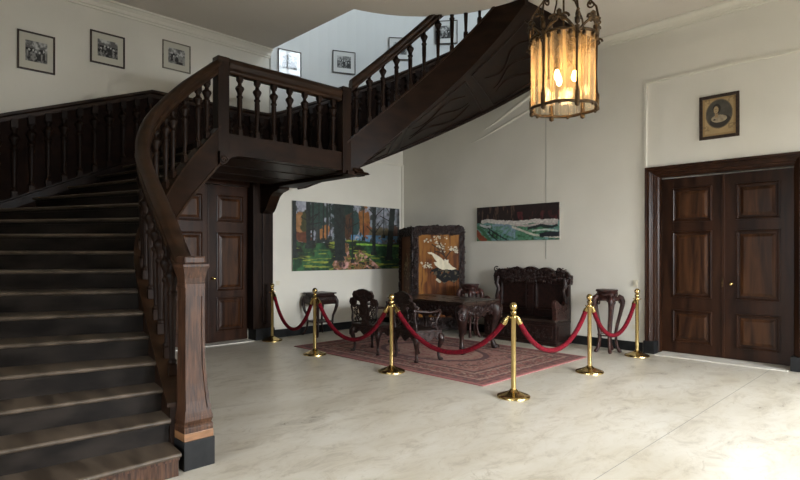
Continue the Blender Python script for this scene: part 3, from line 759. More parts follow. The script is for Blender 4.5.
def framed(name, label, w, h, loc, rz, fn, fw=.022, fmat=M['frame_dark'], cat='picture', group=None, grid=(48, 48), canv='photograph', depth=.025, cm=None):
    """faces local -Y; origin at the picture centre"""
    t = thing(name, label, cat, loc, rz, group)
    m = MB()
    for b in ((-w / 2, -w / 2 + fw, -h / 2, h / 2), (w / 2 - fw, w / 2, -h / 2, h / 2), (-w / 2 + fw, w / 2 - fw, -h / 2, -h / 2 + fw), (-w / 2 + fw, w / 2 - fw, h / 2 - fw, h / 2)):
        m.box(b[0], b[1], -depth, 0, b[2], b[3], .004)
    m.box(-w / 2 + .005, w / 2 - .005, -.005, 0, -h / 2 + .005, h / 2 - .005)
    m.build('frame', fmat, t)
    c = canvas(canv, w - 2 * fw, h - 2 * fw, grid[0], grid[1], fn, cm or M['print'], t); c.location = (0, -.012, 0)
    return t
# on the left wall (faces +X): local -Y -> +X  => rz = +90 deg
g1 = 'black and white photographs up the stair wall'
framed('framed_photograph', 'leftmost black-framed photograph, a group under trees, hung lowest over the stair', .42, .50, (XS + .002, 1.67, 4.165), pi / 2, photo_fn(3), group=g1)
framed('framed_photograph', 'black-framed photograph of a building, second from the left over the stair', .45, .45, (XS + .002, 2.525, 4.425), pi / 2, photo_fn(8), group=g1)
framed('framed_photograph', 'pewter-framed photograph just left of the curved handrail', .43, .43, (XS + .002, 3.50, 4.565), pi / 2, photo_fn(15), fmat=M['frame_grey'], fw=.016, group=g1)
def on_curve(al, z, w, h, label, seed, fm='frame_dark'):
    x, y = arc(al, RX - .014, RY - .014)
    n = Vector((CX - x, CY - y)).normalized()       # into the stairwell
    rz = math.atan2(n.y, n.x) + pi / 2
    framed('framed_photograph', label, w, h, (x, y, z), rz, photo_fn(seed, (.62, .62, .6)), fw=.014, fmat=M[fm], group='photographs in the white stairwell')
on_curve(12.0, 4.93, .43, .44, 'thin-framed photograph mirroring a gridded window in the stairwell', 21)
on_curve(26.0, 5.09, .43, .41, 'thin-framed photograph of a group on the white stairwell wall, second in the row', 22)
on_curve(40.5, 5.42, .42, .42, 'photograph crossed by the upper handrail in the stairwell', 23)
on_curve(52.5, 5.72, .42, .44, 'topmost stairwell photograph, seen between the upper balusters', 24)

def portrait(u, v):
    c = np.ones(u.shape + (3,)) * np.array((.36, .255, .125)); c *= (.85 + .3 * fbm(u * 10, v * 10, 4))[..., None]
    b = (u < .07) | (u > .93) | (v < .06) | (v > .94); c[b] = (.30, .20, .09)
    corner = (abs(u - .5) > .27) & (abs(v - .43) > .28) & (v < .86); c[corner & (fbm(u * 25, v * 25, 9) > .5)] *= .7
    e = ((u - .5) / .41) ** 2 + ((v - .43) / .39) ** 2; ring = (e < 1); c[ring] = (.13, .10, .06)
    ins = e < .88; bg = .035 + .05 * fbm(u * 8, v * 8, 2); c[ins] = gray(bg, (1.1, 1, .8))[ins]
    sh = ins & (((u - .55) / .34) ** 2 + ((v - .68) / .22) ** 2 < 1); c[sh] = (.03, .024, .018)
    dr = ins & (((u - .5) / .24) ** 2 + ((v - .56) / .10) ** 2 < 1); c[dr] = gray(.16 + .24 * fbm(u * 12, v * 12, 5), (1.1, .9, .6))[dr]
    nk = ins & (abs(u - .42) < .05) & (v > .38) & (v < .52); c[nk] = (.27, .19, .10)
    hair = ins & (((u - .43) / .12) ** 2 + ((v - .29) / .13) ** 2 < 1); c[hair] = (.02, .015, .01)
    fc = ins & (((u - .41) / .075) ** 2 + ((v - .32) / .095) ** 2 < 1); c[fc] = (.33, .24, .13)
    for ex in (.385, .435): c[((u - ex) / .012) ** 2 + ((v - .305) / .008) ** 2 < 1] = (.04, .03, .02)
    c[((u - .41) / .02) ** 2 + ((v - .365) / .006) ** 2 < 1] = (.12, .06, .04)
    c[((u - .36) / .035) ** 2 + ((v - .58) / .02) ** 2 < 1] = (.02, .015, .01)
    return c
framed('framed_portrait', 'oval engraved portrait on brown paper in a dark frame above the double door', .515, .63, (-2.385, YB - .002, 3.515), 0, portrait, fw=.045, canv='engraving', grid=(90, 110), cm=M['oil'])

def forest(u, v):
    A = 2.15; c = np.zeros(u.shape + (3,))
    sky = np.array((.30, .31, .36)); c[:] = sky
    n1 = fbm(u * 9 * A, v * 9, 1); n2 = fbm(u * 22 * A, v * 22, 5); n3 = fbm(u * 4 * A, v * 4, 11); n4 = fbm(u * 40 * A, v * 12, 17)
    c = lerp(c, (.045, .05, .045), (n1 - .40) * 9 * np.where(u > .72, .25, 1) )
    c = lerp(c, (.20, .24, .27), (n2 - .56) * 12 * (u > .3))
    # autumn canopies
    def patch(cx, cy, rx, ry, col, th=.5, sd=3):
        nonlocal c
        e = 1 - ((u - cx) / rx) ** 2 - ((v - cy) / ry) ** 2; k = (e * 1.2 + (fbm(u * 30, v * 16, sd) - .5) * 2.2) * 4; c = lerp(c, col, np.where(e > -.2, k, 0))
    patch(.06, .36, .07, .22, (.30, .15, .06)); patch(.10, .30, .04, .2, (.05, .05, .02), sd=6); patch(.26, .42, .05, .14, (.34, .15, .05), sd=8)
    patch(.20, .18, .09, .2, (.03, .055, .045), sd=12); patch(.42, .10, .12, .25, (.02, .035, .03), sd=55); patch(.63, .26, .06, .26, (.26, .11, .035), sd=9); patch(.66, .40, .05, .15, (.22, .08, .03), sd=19)
    patch(.50, .34, .07, .22, (.07, .035, .02), sd=33); patch(.55, .28, .035, .2, (.03, .06, .055), sd=36); patch(.95, .45, .06, .2, (.08, .04, .03), sd=41)
    patch(.80, .42, .12, .10, (.12, .10, .06), sd=44); patch(.08, .52, .1, .08, (.12, .04, .02), sd=45)
    band = (v > .46) & (v < .58) & (u > .5); c = np.where((band & (n2 > .48))[..., None], np.array((.10, .22, .36)), c)
    # ground
    gy = .57 + .03 * np.sin(u * 9) ; g = v > gy
    gc = lerp(np.zeros(u.shape + (3,)) + np.array((.018, .055, .028)), (.045, .13, .05), (n1 - .45) * 5)
    gc = lerp(gc, (.02, .02, .015), (n3 - .55) * 9); gc = lerp(gc, (.26, .30, .05), (fbm(u * 8, v * 40, 31) - .60) * 14)
    px = .47 + (v - .57) * .2; path_ = (abs(u - px) < .035 + (v - .57) * .50)
    pc = lerp(np.zeros(u.shape + (3,)) + np.array((.22, .11, .05)), (.55, .30, .27), (fbm(u * 16, v * 10, 61) - .46) * 9); pc = lerp(pc, (.10, .09, .03), (n2 - .56) * 9); pc = lerp(pc, (.05, .03, .03), (fbm(u * 26, v * 12, 71) - .58) * 9)
    gc = np.where((path_ & (n1 > .40))[..., None], pc, gc); c = np.where(g[..., None], gc, c)
    c = np.where(((abs(v - (.60 + .05 * (u - .5))) < .014) & (u > .55))[..., None], np.array((.22, .42, .06)), c)
    # trunks (x at top, x at bottom, width, bottom v)
    for x0, x1, w, b in ((.01, .015, .017, .8), (.125, .13, .018, .68), (.165, .16, .008, .62), (.215, .215, .006, .6), (.255, .25, .006, .58), (.285, .285, .007, .6), (.31, .315, .004, .55), (.385, .395, .040, .86), (.43, .44, .012, .8),
                         (.52, .515, .006, .9), (.73, .725, .018, .78), (.62, .625, .005, .55), (.925, .875, .03, .86), (.83, .83, .004, .5), (.985, .985, .008, .6)):
        xc = x0 + (x1 - x0) * v; k = (abs(u - xc) < w * (1 + .35 * (n2 - .5)) + .012 * (v > b - .06)) & (v < b)
        c = np.where(k[..., None], np.array((.012, .018, .016)) + (.02 * n4)[..., None], c)
    for s_ in range(26):
        rd = random.Random(s_ + 90); x0 = rd.choice((.40, .73, .9, .13, .48)) + rd.uniform(-.02, .02); y0 = rd.uniform(.02, .45); x1 = x0 + rd.uniform(-.11, .11); y1 = y0 - rd.uniform(.02, .25)
        k = seg(u, v, x0, y0, x1, y1, A) < .008; c[k] = (.02, .02, .018)
    return c * (.62 + .85 * fbm(u * 60, v * 28, 81, 3))[..., None]
def painting(name, label, w, h, loc, rz, fn, grid, dpt=.035):
    t = thing(name, label, 'painting', loc, rz); m = MB(); m.box(-w / 2, w / 2, -dpt + .002, 0, -h / 2, h / 2, .003); m.build('stretcher', M['canvas_edge'], t)
    c = canvas('canvas', w, h, grid[0], grid[1], fn, M['oil'], t); c.location = (0, -dpt, 0); return t
painting('forest_painting', 'wide unframed painting of an autumn forest path on the left wall', 2.82, 1.33, (XL + .002, 7.245, 1.882), pi / 2, forest, (340, 160))
def riverland(u, v):
    n1 = fbm(u * 14, v * 6, 3); n2 = fbm(u * 30, v * 18, 7); c = np.zeros(u.shape + (3,)); c[:] = (.018, .012, .012)
    c = lerp(c, (.10, .022, .026), (fbm(u * 30, v * 4, 9) - .54) * 6 * (u > .5) * (v > .2)); c = lerp(c, (.10, .06, .045), (fbm(u * 40, v * 3, 12) - .58) * 10 * (u < .5))
    low = v > .47; mc = lerp(np.zeros(u.shape + (3,)) + np.array((.085, .22, .13)), (.15, .28, .27), (n1 - .45) * 6); mc = lerp(mc, (.03, .10, .04), (n2 - .5) * 6)
    c = np.where(low[..., None], mc, c)
    blue = (v > .5) & (u > .2) & (u < .5) & (v < .62 + (u - .2) * 1.1); c = np.where(blue[..., None], lerp(np.zeros(u.shape + (3,)) + np.array((.20, .29, .35)), (.12, .24, .18), (n2 - .48) * 7), c)
    def stroke(P, w, col):
        nonlocal c
        for a, b in zip(P[:-1], P[1:]): k = seg(u, v, *a, *b, 2.75) < w * (.55 + n2); c = np.where(k[..., None], np.array(col), c)
    stroke([(.08, .44), (.15, .40), (.25, .45), (.38, .48), (.52, .52), (.7, .47), (.97, .5)], .055, (.50, .47, .43))
    stroke([(.5, .56), (.62, .6), (.78, .56), (.97, .58)], .03, (.42, .36, .34)); stroke([(.65, .68), (.8, .6), (.92, .66), (.97, .62)], .035, (.02, .03, .03))
    stroke([(.46, .62), (.6, .75), (.72, .86), (.85, .90), (1, .93)], .028, (.50, .47, .40)); stroke([(.7, .74), (.85, .72), (.98, .76)], .02, (.45, .5, .45))
    stroke([(.8, .86), (1, .84)], .06, (.02, .025, .03)); stroke([(.05, .52), (.14, .6), (.18, .58)], .03, (.45, .45, .45))
    stroke([(.15, .62), (.24, .78), (.4, 1.0)], .018, (.01, .012, .015)); stroke([(.15, .74), (.22, .9), (.28, 1.0)], .016, (.01, .012, .015))
    for x in (.17, .21, .26, .31): stroke([(x, .64 + (x - .15) * 1.2), (x + .005, .80 + (x - .15) * 1.1)], .012, (.01, .012, .015))
    stroke([(0, .75), (.05, .9), (.1, 1)], .09, (.22, .06, .03)); stroke([(.02, .6), (.1, .75), (.18, 1)], .045, (.05, .14, .07))
    return c * (.6 + .85 * fbm(u * 60, v * 24, 82, 3))[..., None]
painting('landscape_painting', 'small wide painting of a green river landscape on the back wall', 1.80, .66, (-5.785, YB - .002, 2.125), 0, riverland, (220, 84))

# ================================================================== RUG
def rugfn(u, v):
    X = (u - .5) * 3.87; Yv = (v - .5) * 2.56
    ex = 1.935 - abs(X); ey = 1.28 - abs(Yv); e = np.minimum(ex, ey)
    n = fbm(abs(X) * 22, abs(Yv) * 22, 5, 3); n2 = fbm(abs(X) * 45, abs(Yv) * 45, 15, 2); n3 = fbm(abs(X) * 7, abs(Yv) * 7, 25, 3)
    c = np.zeros(u.shape + (3,)); c[:] = (.30, .115, .10)
    c = lerp(c, (.095, .05, .055), (n - .54) * 12); c = lerp(c, (.46, .33, .26), (n2 - .62) * 14); c = lerp(c, (.38, .20, .17), (n3 - .52) * 6)
    md = (X / 1.0) ** 2 + (Yv / .62) ** 2; r_ = (md < 1) & (md > .8); c[r_] = (.08, .04, .05); ii = md < .8; c = np.where((ii & (n > .5))[..., None], np.array((.42, .26, .21)), c)
    bord = e < .52; bc = lerp(np.zeros(u.shape + (3,)) + np.array((.10, .045, .045)), (.42, .29, .23), (n2 - .56) * 14); bc = lerp(bc, (.30, .10, .09), (n - .5) * 8)
    c = np.where((bord & (e > .16))[..., None], bc, c)
    for a, b, col in ((.50, .54, (.07, .035, .04)), (.44, .47, (.42, .30, .24)), (.20, .23, (.40, .27, .22)), (.15, .17, (.06, .03, .035))):
        k = (e > a) & (e < b); c[k] = col
    k = (e < .15) & (e > .05); c = np.where(k[..., None], lerp(np.zeros(u.shape + (3,)) + np.array((.26, .10, .09)), (.09, .045, .05), (n - .48) * 10), c)
    c[e < .05] = (.36, .15, .14)
    return c * .72 + np.array((.29, .185, .165)) * .28
t = thing('oriental_rug', 'faded rose-red oriental rug with a dark patterned border under the furniture', 'rug', (-5.81, 6.47, 0))
c = canvas('woven_field', 3.87, 2.56, 380, 250, rugfn, M['carpet'], t); c.rotation_euler = (-pi / 2, 0, 0); c.location = (0, 0, .0125)
m = MB(); m.box(-1.94, 1.94, -1.285, 1.285, .001, .012, .003); m.build('selvedge', noise_mat('rug_binding', (.30, .10, .10), (.36, .13, .125), (30, 30, 30), (.9, .95)), t)

# ================================================================== ROPE BARRIER
def stanchion(label):
    t = thing('barrier_post', label, 'barrier post', group='brass posts of the rope barrier')
    m = MB(); m.lathe([(.178, 0), (.178, .014), (.172, .022), (.14, .034), (.09, .052), (.055, .066), (.04, .08), (.034, .088)], n=32); m.build('base', M['brass'], t)
    m = MB(); m.lathe([(.027, .08), (.027, .90), (.034, .905), (.034, .925), (.022, .935)], n=18); m.build('pole', M['brass'], t)
    m = MB(); m.lathe([(.016, .93), (.018, .94), (.030, .948), (.0385, .965), (.040, .98), (.0385, .995), (.030, 1.010), (.016, 1.020), (.004, 1.023)], n=18); m.build('ball_finial', M['brass'], t)
    m = MB(); m.lathe([(.028, .845), (.036, .85), (.036, .875), (.028, .88)], n=16)
    for a in range(4):
        x, y = cos(a * pi / 2), sin(a * pi / 2); m.tube([(x * .03, y * .03, .862), (x * .055, y * .055, .862), (x * .06, y * .06, .872)], .007, 8)
    m.build('hook_collar', M['brass'], t); return t
spots = [(-8.56, 5.27, 'brass rope-barrier post beside the pilaster of the dark door'), (-6.92, 5.01, 'brass post in front of the square table under the forest painting'),
         (-5.205, 4.995, 'brass post in front of the two carved armchairs'), (-3.36, 5.05, 'brass post at the front corner, nearest the viewer'),
         (-3.364, 6.811, 'brass post in front of the plant stand near the bench'), (-3.391, 8.40, 'brass post against the wall beside the tall double door')]
s0 = None
for x, y, lb in spots:
    if s0 is None: s0 = o = stanchion(lb)
    else: o = copy_tree(s0); o['label'] = lb
    o.location = (x, y, 0)
ropes = [(0, 1, .30, 'red velvet rope between the pilaster post and the second post'), (1, 2, .33, 'red velvet rope hanging before the small carved armchair at the left'), (2, 3, .375, 'long red velvet rope sagging in front of the carved table'),
         (3, 4, .40, 'red velvet rope crossing in front of the carved bench'), (4, 5, .40, 'red velvet rope crossing in front of the plant stand')]
for a, b, low, lb in ropes:
    A = Vector((spots[a][0], spots[a][1], .862)); B = Vector((spots[b][0], spots[b][1], .862)); d = (B - A).normalized(); t = thing('barrier_rope', lb, 'rope', A, 0, 'red velvet ropes of the barrier')
    A2 = A + d * .062; B2 = B - d * .062; A2.z = B2.z = .868; P = []; n = 81; hgt = .868 - low
    for i in range(n):
        q = i / (n - 1); xq = 2 * q - 1; zc = (math.cosh(1.5 * xq) - 1) / (math.cosh(1.5) - 1); p = A2.lerp(B2, q); p.z = .868 - hgt * (1 - zc); P.append(p - A)
    m = MB(); m.tube(P[2:-2], .029, 12); m.build('velvet_rope', M['rope'], t)
    for e in (0, 1):
        q = P if e == 0 else P[::-1]
        m = MB(); m.tube([q[0] + Vector((0, 0, .004)), q[0] * .3 + q[1] * .7, q[1] * .6 + q[2] * .4, q[2] * .6 + q[3] * .4, q[3]], [.010, .018, .029, .034, .034], 12)
        m.build('end_cap', M['brass'], t)['label'] = 'brass end cap'

# ================================================================== CARVED FURNITURE
def fr(o, U, V, N, w, h):
    """frame function for carve: a,b in 0..1"""
    o, U, V, N = Vector(o), Vector(U), Vector(V), Vector(N)
    return lambda a, b: (o + U * (a * w) + V * (b * h), U, V, N)
def cabriole(m, x, y, z0, z1, ox, oy, r0=.035, r1=.018, bulge=.04):
    """S-curved leg, outward direction (ox,oy)"""
    L = z1 - z0; pts = []; rs = []
    for q, off, r in ((1, 0, r0 * 1.1), (.93, bulge * .5, r0 * 1.35), (.84, bulge * .95, r0 * 1.3), (.74, bulge * .9, r0 * 1.05), (.6, bulge * .45, r0 * .8), (.45, bulge * .05, r1 * 1.15), (.3, -bulge * .2, r1), (.18, -bulge * .15, r1), (.09, bulge * .2, r1 * 1.25), (.035, bulge * .6, r1 * 1.6), (0, bulge * .75, r1 * 1.5)):
        pts.append((x + ox * off, y + oy * off, z0 + L * q)); rs.append(r)
    m.tube(pts, rs, 10)
    m.blob((x + ox * bulge * .9, y + oy * bulge * .9, z0 + r1 * .9), r1 * 1.7, (1.1, 1.1, .7))
    for q, sz_ in ((.88, .75), (.78, .6)):
        c = Vector((x + ox * (bulge + r0 * .7), y + oy * (bulge + r0 * .7), z0 + L * q)); m.blob(c, r0 * sz_, (.8, .8, 1.0))
        m.curl(c, (-oy, ox, 0), (0, 0, 1), (ox, oy, 0), r0 * .9, 1.2, q * 9, r0 * .18, r0 * .3)

def armchair(label, w=.60, d=.46):
    t = thing('carved_armchair', label, 'armchair', group='carved rosewood armchairs at the table')
    C = M['carved']
    m = MB(); m.box(-w / 2, w / 2, -d / 2, d / 2, .41, .435, .01); m.box(-w / 2 + .02, w / 2 - .02, -d / 2 + .02, d / 2 - .02, .435, .442, .003); m.build('seat', C, t)
    m = MB()
    for (o, U, N, L_) in (((-w / 2, -d / 2 + .01, 0), (1, 0, 0), (0, -1, 0), w), ((-w / 2, d / 2 - .01, 0), (1, 0, 0), (0, 1, 0), w), ((-w / 2 + .01, -d / 2, 0), (0, 1, 0), (-1, 0, 0), d), ((w / 2 - .01, -d / 2, 0), (0, 1, 0), (1, 0, 0), d)):
        o, U, N = Vector(o), Vector(U), Vector(N); P = [(0, .41), (L_, .41)]
        for i in range(13): q = 1 - i / 12; P.append((q * L_, .335 + .045 * abs(cos(q * pi * 2)) * -1 + .02 * cos(q * pi * 6)))
        m.prism(P, lambda a, b, e: tuple(o + U * a + N * e + Vector((0, 0, b))), -.018, .004)
        m.carve(fr(o + Vector((0, 0, .33)) + N * .004, U, (0, 0, 1), N, L_, .07), 26, .014, int(L_ * 100))
    m.build('apron', C, t)
    for sx in (-1, 1):
        for sy in (-1, 1):
            m = MB(); cabriole(m, sx * (w / 2 - .035), sy * (d / 2 - .035), 0, .37, sx * .7, sy * .7, .040, .019, .038); m.build('leg', C, t)
    # back: stepped carved panel leaning slightly
    yb = -d / 2 + .02
    def bf(a, b, e): return (a, yb - (b - .44) * .10 + e, b)
    out = [(-w / 2 + .01, .44), (-w / 2 + .01, .50), (-w / 2 - .005, .60), (-w / 2 + .01, .70), (-w / 2 + .0, .76), (-w / 2 + .05, .80), (-w / 2 + .12, .80), (-w / 2 + .12, .86), (-w / 2 + .09, .92), (-.17, .965), (-.08, .985), (0, .99)]
    out = out + [(-a, b) for a, b in out[-2::-1]]
    # pierced back: side pieces, splat, crest
    m = MB()
    cr = [(-.21, .83), (-.23, .90), (-.20, .945), (-.13, .965), (-.07, .985), (0, .995), (.07, .985), (.13, .965), (.20, .945), (.23, .90), (.21, .83), (.10, .80), (0, .79), (-.10, .80)]
    m.prism(cr, bf, -.018, .018)
    for s_ in (-1, 1): m.prism([(s_ * a, b) for a, b in ((.18, .74), (.30, .74), (.315, .78), (.29, .84), (.20, .86), (.16, .80))], bf, -.015, .015)
    for e in (-1, 1):
        m.carve(lambda a, b: ((-.2 + .4 * a, yb - .45 * .1 + e * .02, .82 + .14 * b), (1, 0, 0), (0, 0, 1), (0, e, 0)), 34, .018, 3)
    m.build('crest', C, t)
    m = MB(); sp_ = [(-.085, .44), (-.06, .52), (-.10, .60), (-.11, .68), (-.07, .76), (-.10, .82), (.10, .82), (.07, .76), (.11, .68), (.10, .60), (.06, .52), (.085, .44)]
    m.prism(sp_, bf, -.012, .012)
    for e in (-1, 1): m.carve(lambda a, b: ((-.07 + .14 * a, yb - .02 + e * .014, .47 + .33 * b), (1, 0, 0), (0, 0, 1), (0, e, 0)), 24, .016, 5)
    for s_ in (-1, 1):
        m.tube([bf(s_ * a, b, 0) for a, b in ((.275, .43), (.29, .52), (.265, .62), (.285, .70), (.25, .80))], [.02, .018, .016, .018, .02], 8)
        for q, (cx_, cz_) in enumerate(((.18, .50), (.20, .62), (.175, .70), (.145, .57), (.22, .75))): m.curl(bf(s_ * cx_, cz_, 0), (s_, 0, 0), (0, 0, 1), (0, 1, 0), .05, 1.5, q, .012)
    m.build('backrest', C, t)
    for s_ in (-1, 1):
        m = MB(); x = s_ * (w / 2 - .02)
        m.tube([(x - s_ * .01, yb - .02, .72), (x + s_ * .03, yb + .08, .715), (x + s_ * .05, yb + .20, .70), (x + s_ * .04, yb + .32, .705), (x + s_ * .015, yb + .39, .72), (x, yb + .415, .70), (x, yb + .40, .65), (x + s_ * .01, yb + .345, .58), (x, yb + .33, .52), (x, yb + .37, .43)],
               [.020, .018, .017, .019, .024, .026, .022, .018, .020, .024], 10)
        m.curl((x, yb + .30, .50), (0, 1, 0), (0, 0, 1), (1, 0, 0), .045, 1.4, 1, .012); m.curl((x, yb + .27, .60), (0, 1, 0), (0, 0, 1), (1, 0, 0), .035, 1.4, 3, .010)
        m.carve(lambda a, b: ((x + s_ * .015, yb + .30 + .08 * a, .46 + .2 * b), (0, 1, 0), (0, 0, 1), (s_, 0, 0)), 12, .015, 8)
        m.build('arm', C, t)
    return t
ch = armchair('small dark carved armchair at the left, nearer the forest painting'); ch.location = (-6.42, 5.80, .0135); ch.rotation_euler = (0, 0, radians(2))
ch2 = copy_tree(ch); ch2['label'] = 'dark carved armchair at the right, in front of the carved table'; ch2.location = (-5.57, 5.87, .0135); ch2.rotation_euler = (0, 0, radians(-12))

# table
t = thing('carved_table', 'large dark carved table with a polished plain top and mask-headed legs', 'table', (-6.05, 6.98, .0135))
w, d = 1.66, .96
m = MB(); m.box(-w / 2, w / 2, -d / 2, d / 2, .765, .795, .012); m.box(-w / 2 + .03, w / 2 - .03, -d / 2 + .03, d / 2 - .03, .735, .766, .01); m.build('table_top', M['table_top'], t)
m = MB()
for (o, U, N, L_, sd) in (((-w / 2 + .05, -d / 2 + .06, 0), (1, 0, 0), (0, -1, 0), w - .1, 1), ((-w / 2 + .05, d / 2 - .06, 0), (1, 0, 0), (0, 1, 0), w - .1, 2), ((-w / 2 + .06, -d / 2 + .05, 0), (0, 1, 0), (-1, 0, 0), d - .1, 3), ((w / 2 - .06, -d / 2 + .05, 0), (0, 1, 0), (1, 0, 0), d - .1, 4)):
    o, U, N = Vector(o), Vector(U), Vector(N); P = [(0, .74), (L_, .74)]
    for i in range(25): q = 1 - i / 24; P.append((q * L_, .60 - .07 * abs(cos(q * pi * 2.0)) ** .7 + .025 * cos(q * pi * 14)))
    m.prism(P, lambda a, b, e: tuple(o + U * a + N * e + Vector((0, 0, b))), -.02, .01)
    m.carve(fr(o + Vector((0, 0, .58)) + N * .012, U, (0, 0, 1), N, L_, .14), int(110 * L_), .034, sd)
m.build('apron', M['carved'], t)
for sx in (-1, 1):
    for sy in (-1, 1):
        m = MB(); x, y = sx * (w / 2 - .09), sy * (d / 2 - .08); cabriole(m, x, y, 0, .72, sx * .7, sy * .7, .082, .036, .055)
        # mask head on the knee
        c = Vector((x + sx * .07, y + sy * .07, .60)); m.blob(c, .05, (1, 1, 1.25)); m.blob(c + Vector((sx * .03, sy * .03, -.01)), .022)
        for e in (-1, 1): m.blob(c + Vector((-sy * e * .03 + sx * .03, sx * e * .03 + sy * .03, .025)), .016); m.curl(c + Vector((-sy * e * .045, sx * e * .045, .05)), (0, 0, 1), (-sy * e, sx * e, 0), (sx, sy, 0), .028, 1.2, 0, .009)
        m.build('leg', M['carved'], t)

# bench
t = thing('carved_bench', 'high-backed dark carved bench with a scalloped crest against the back wall', 'bench', (-5.39, 8.50, 0))
w = 1.46; x0, x1 = -w / 2, w / 2
m = MB(); m.box(x0, x1, -.26, .24, .05, .40, .006); m.box(x0 - .02, x1 + .02, -.28, .24, 0, .06, .01); m.box(x0 - .01, x1 + .01, -.27, .24, .36, .40, .008)
for (a, b) in ((x0 + .05, -.04), (.04, x1 - .05)):
    m.box(a, b, -.272, -.26, .10, .33, .005); m.carve(fr((a + .03, -.275, .13), (1, 0, 0), (0, 0, 1), (0, -1, 0), b - a - .06, .17), 44, .022, 9)
m.box(x1, x1 + .012, -.2, .18, .10, .33, .004)
m.build('base', M['carved'], t)
m = MB(); m.box(x0, x1, -.29, .20, .40, .435, .01); m.build('seat', M['table_top'], t)
m = MB(); m.box(x0, x1, .17, .25, .40, 1.18, .01)
for a, b in ((x0 + .07, -.09), (.09, x1 - .07)): panel_moulding(m, a, b, .56, 1.06, lambda p, q, e: (p, .17 - e, q), .015)
m.carve(fr((-.07, .16, .5), (1, 0, 0), (0, 0, 1), (0, -1, 0), .14, .6), 26, .026, 19); m.box(-.05, .05, .15, .17, .45, 1.1, .004)
for s_ in (-1, 1): m.tube([(s_ * (w / 2 - .03), .13, z) for z in (.44, .6)] + [(s_ * (w / 2 - .02), .11, .75), (s_ * (w / 2 - .07), .10, .9), (s_ * (w / 2 - .02), .10, 1.0), (s_ * (w / 2 - .05), .12, 1.12)], [.035, .03, .035, .04, .045, .04], 10)
m.build('backrest', M['carved'], t)
m = MB(); P = []
for i in range(41):
    q = i / 40; xx = -w / 2 - .06 + q * (w + .12); P.append((xx, 1.245 + .055 * abs(sin(q * pi * 5)) + .02 * cos((q - .5) * pi * 2) - .10 * (abs(2 * q - 1) ** 8)))
P = P + [(w / 2 + .05, 1.03), (w / 2 - .03, .98)] + [(w / 2 - .05 - (w - .1) * i / 10, 1.04 + .02 * cos(i * 2)) for i in range(11)] + [(-w / 2 + .03, .98), (-w / 2 - .05, 1.03)]
m.prism(P, lambda a, b, e: (a, .12 + e, b), 0, .09)
m.carve(fr((-w / 2 - .02, .115, 1.05), (1, 0, 0), (0, 0, 1), (0, -1, 0), w + .04, .22), 210, .046, 29)
m.carve(fr((w / 2 + .05, .12, 1.02), (0, 1, 0), (0, 0, 1), (1, 0, 0), .08, .15), 10, .03, 31)
m.build('crest', M['carved'], t)
for s_ in (-1, 1):
    m = MB(); x = s_ * (w / 2 - .035)
    P = [(-.25, .43), (-.25, .60), (-.28, .66), (-.285, .73), (-.24, .77), (-.19, .75), (-.12, .70), (.0, .66), (.08, .70), (.14, .80), (.18, .84), (.18, .43)]
    m.prism(P, lambda a, b, e: (x + e, a, b), -.035, .035); m.curl((x, -.235, .71), (0, 1, 0), (0, 0, 1), (1, 0, 0), .045, 1.6, 0, .03)
    for e in (-1, 1): m.carve(lambda a, b: ((x + e * .037, -.22 + .36 * a, .46 + .18 * b), (0, 1, 0), (0, 0, 1), (e, 0, 0)), 30, .022, 33)
    m.build('armrest', M['carved_red'], t)

# plant stands
def plant_stand(label, mat, H_=.985, r=.165):
    t = thing('plant_stand', label, 'plant stand', group='tall carved plant stands')
    m = MB(); m.lathe([(r, H_ - .03), (r + .012, H_ - .022), (r + .012, H_ - .008), (r, H_)], n=8, smooth=False); m.build('top', mat, t)
    m = MB(); m.lathe([(r + .02, H_ - .17), (r + .03, H_ - .14), (r + .005, H_ - .12), (r - .025, H_ - .10), (r - .03, H_ - .06), (r - .01, H_ - .035), (r, H_ - .03)], n=16)
    m.carve(lambda a, b: ((cos(a * 6.28) * (r - .02 + .04 * (1 - b)), sin(a * 6.28) * (r - .02 + .04 * (1 - b)), H_ - .16 + .12 * b), (-sin(a * 6.28), cos(a * 6.28), 0), (0, 0, 1), (cos(a * 6.28), sin(a * 6.28), 0)), 60, .018, 41)
    for k in range(5):
        a = 2 * pi * (k + .5) / 5; c = Vector((cos(a) * (r + .02), sin(a) * (r + .02), H_ - .19)); m.curl(c, (-sin(a), cos(a), 0), (0, 0, 1), (cos(a), sin(a), 0), .04, 1.4, k, .012)
    m.build('frieze', mat, t)
    for k in range(5):
        a = 2 * pi * k / 5 + .35; ca, sa = cos(a), sin(a); m = MB(); zz = H_ - .13
        P = [(r + .0, zz + .03), (r + .045, zz), (r + .065, zz - .05), (r + .06, zz - .12), (r + .03, zz - .25), (r - .01, zz - .40), (r - .035, zz - .55), (r - .03, zz - .68), (r - .01, zz - .78), (r + .02, .03), (r + .035, .012)]
        m.tube([(ca * q, sa * q, z) for q, z in P], [.036, .044, .042, .035, .029, .026, .024, .022, .024, .030, .026], 9); m.blob((ca * (r + .03), sa * (r + .03), .016), .028, (1, 1, .6)); m.build('leg', mat, t)
    m = MB(); m.tube([(cos(2 * pi * i / 20) * (r - .03), sin(2 * pi * i / 20) * (r - .03), .27) for i in range(20)], .012, 6, closed=True); m.build('stretcher_ring', mat, t)
    return t
ps = plant_stand('reddish carved plant stand between the bench and the tall double door', M['carved_red']); ps.location = (-3.87, 8.42, 0)
ps2 = copy_tree(ps); ps2['label'] = 'reddish carved plant stand behind the table, right of the bird screen'; ps2.location = (-6.37, 8.14, 0)

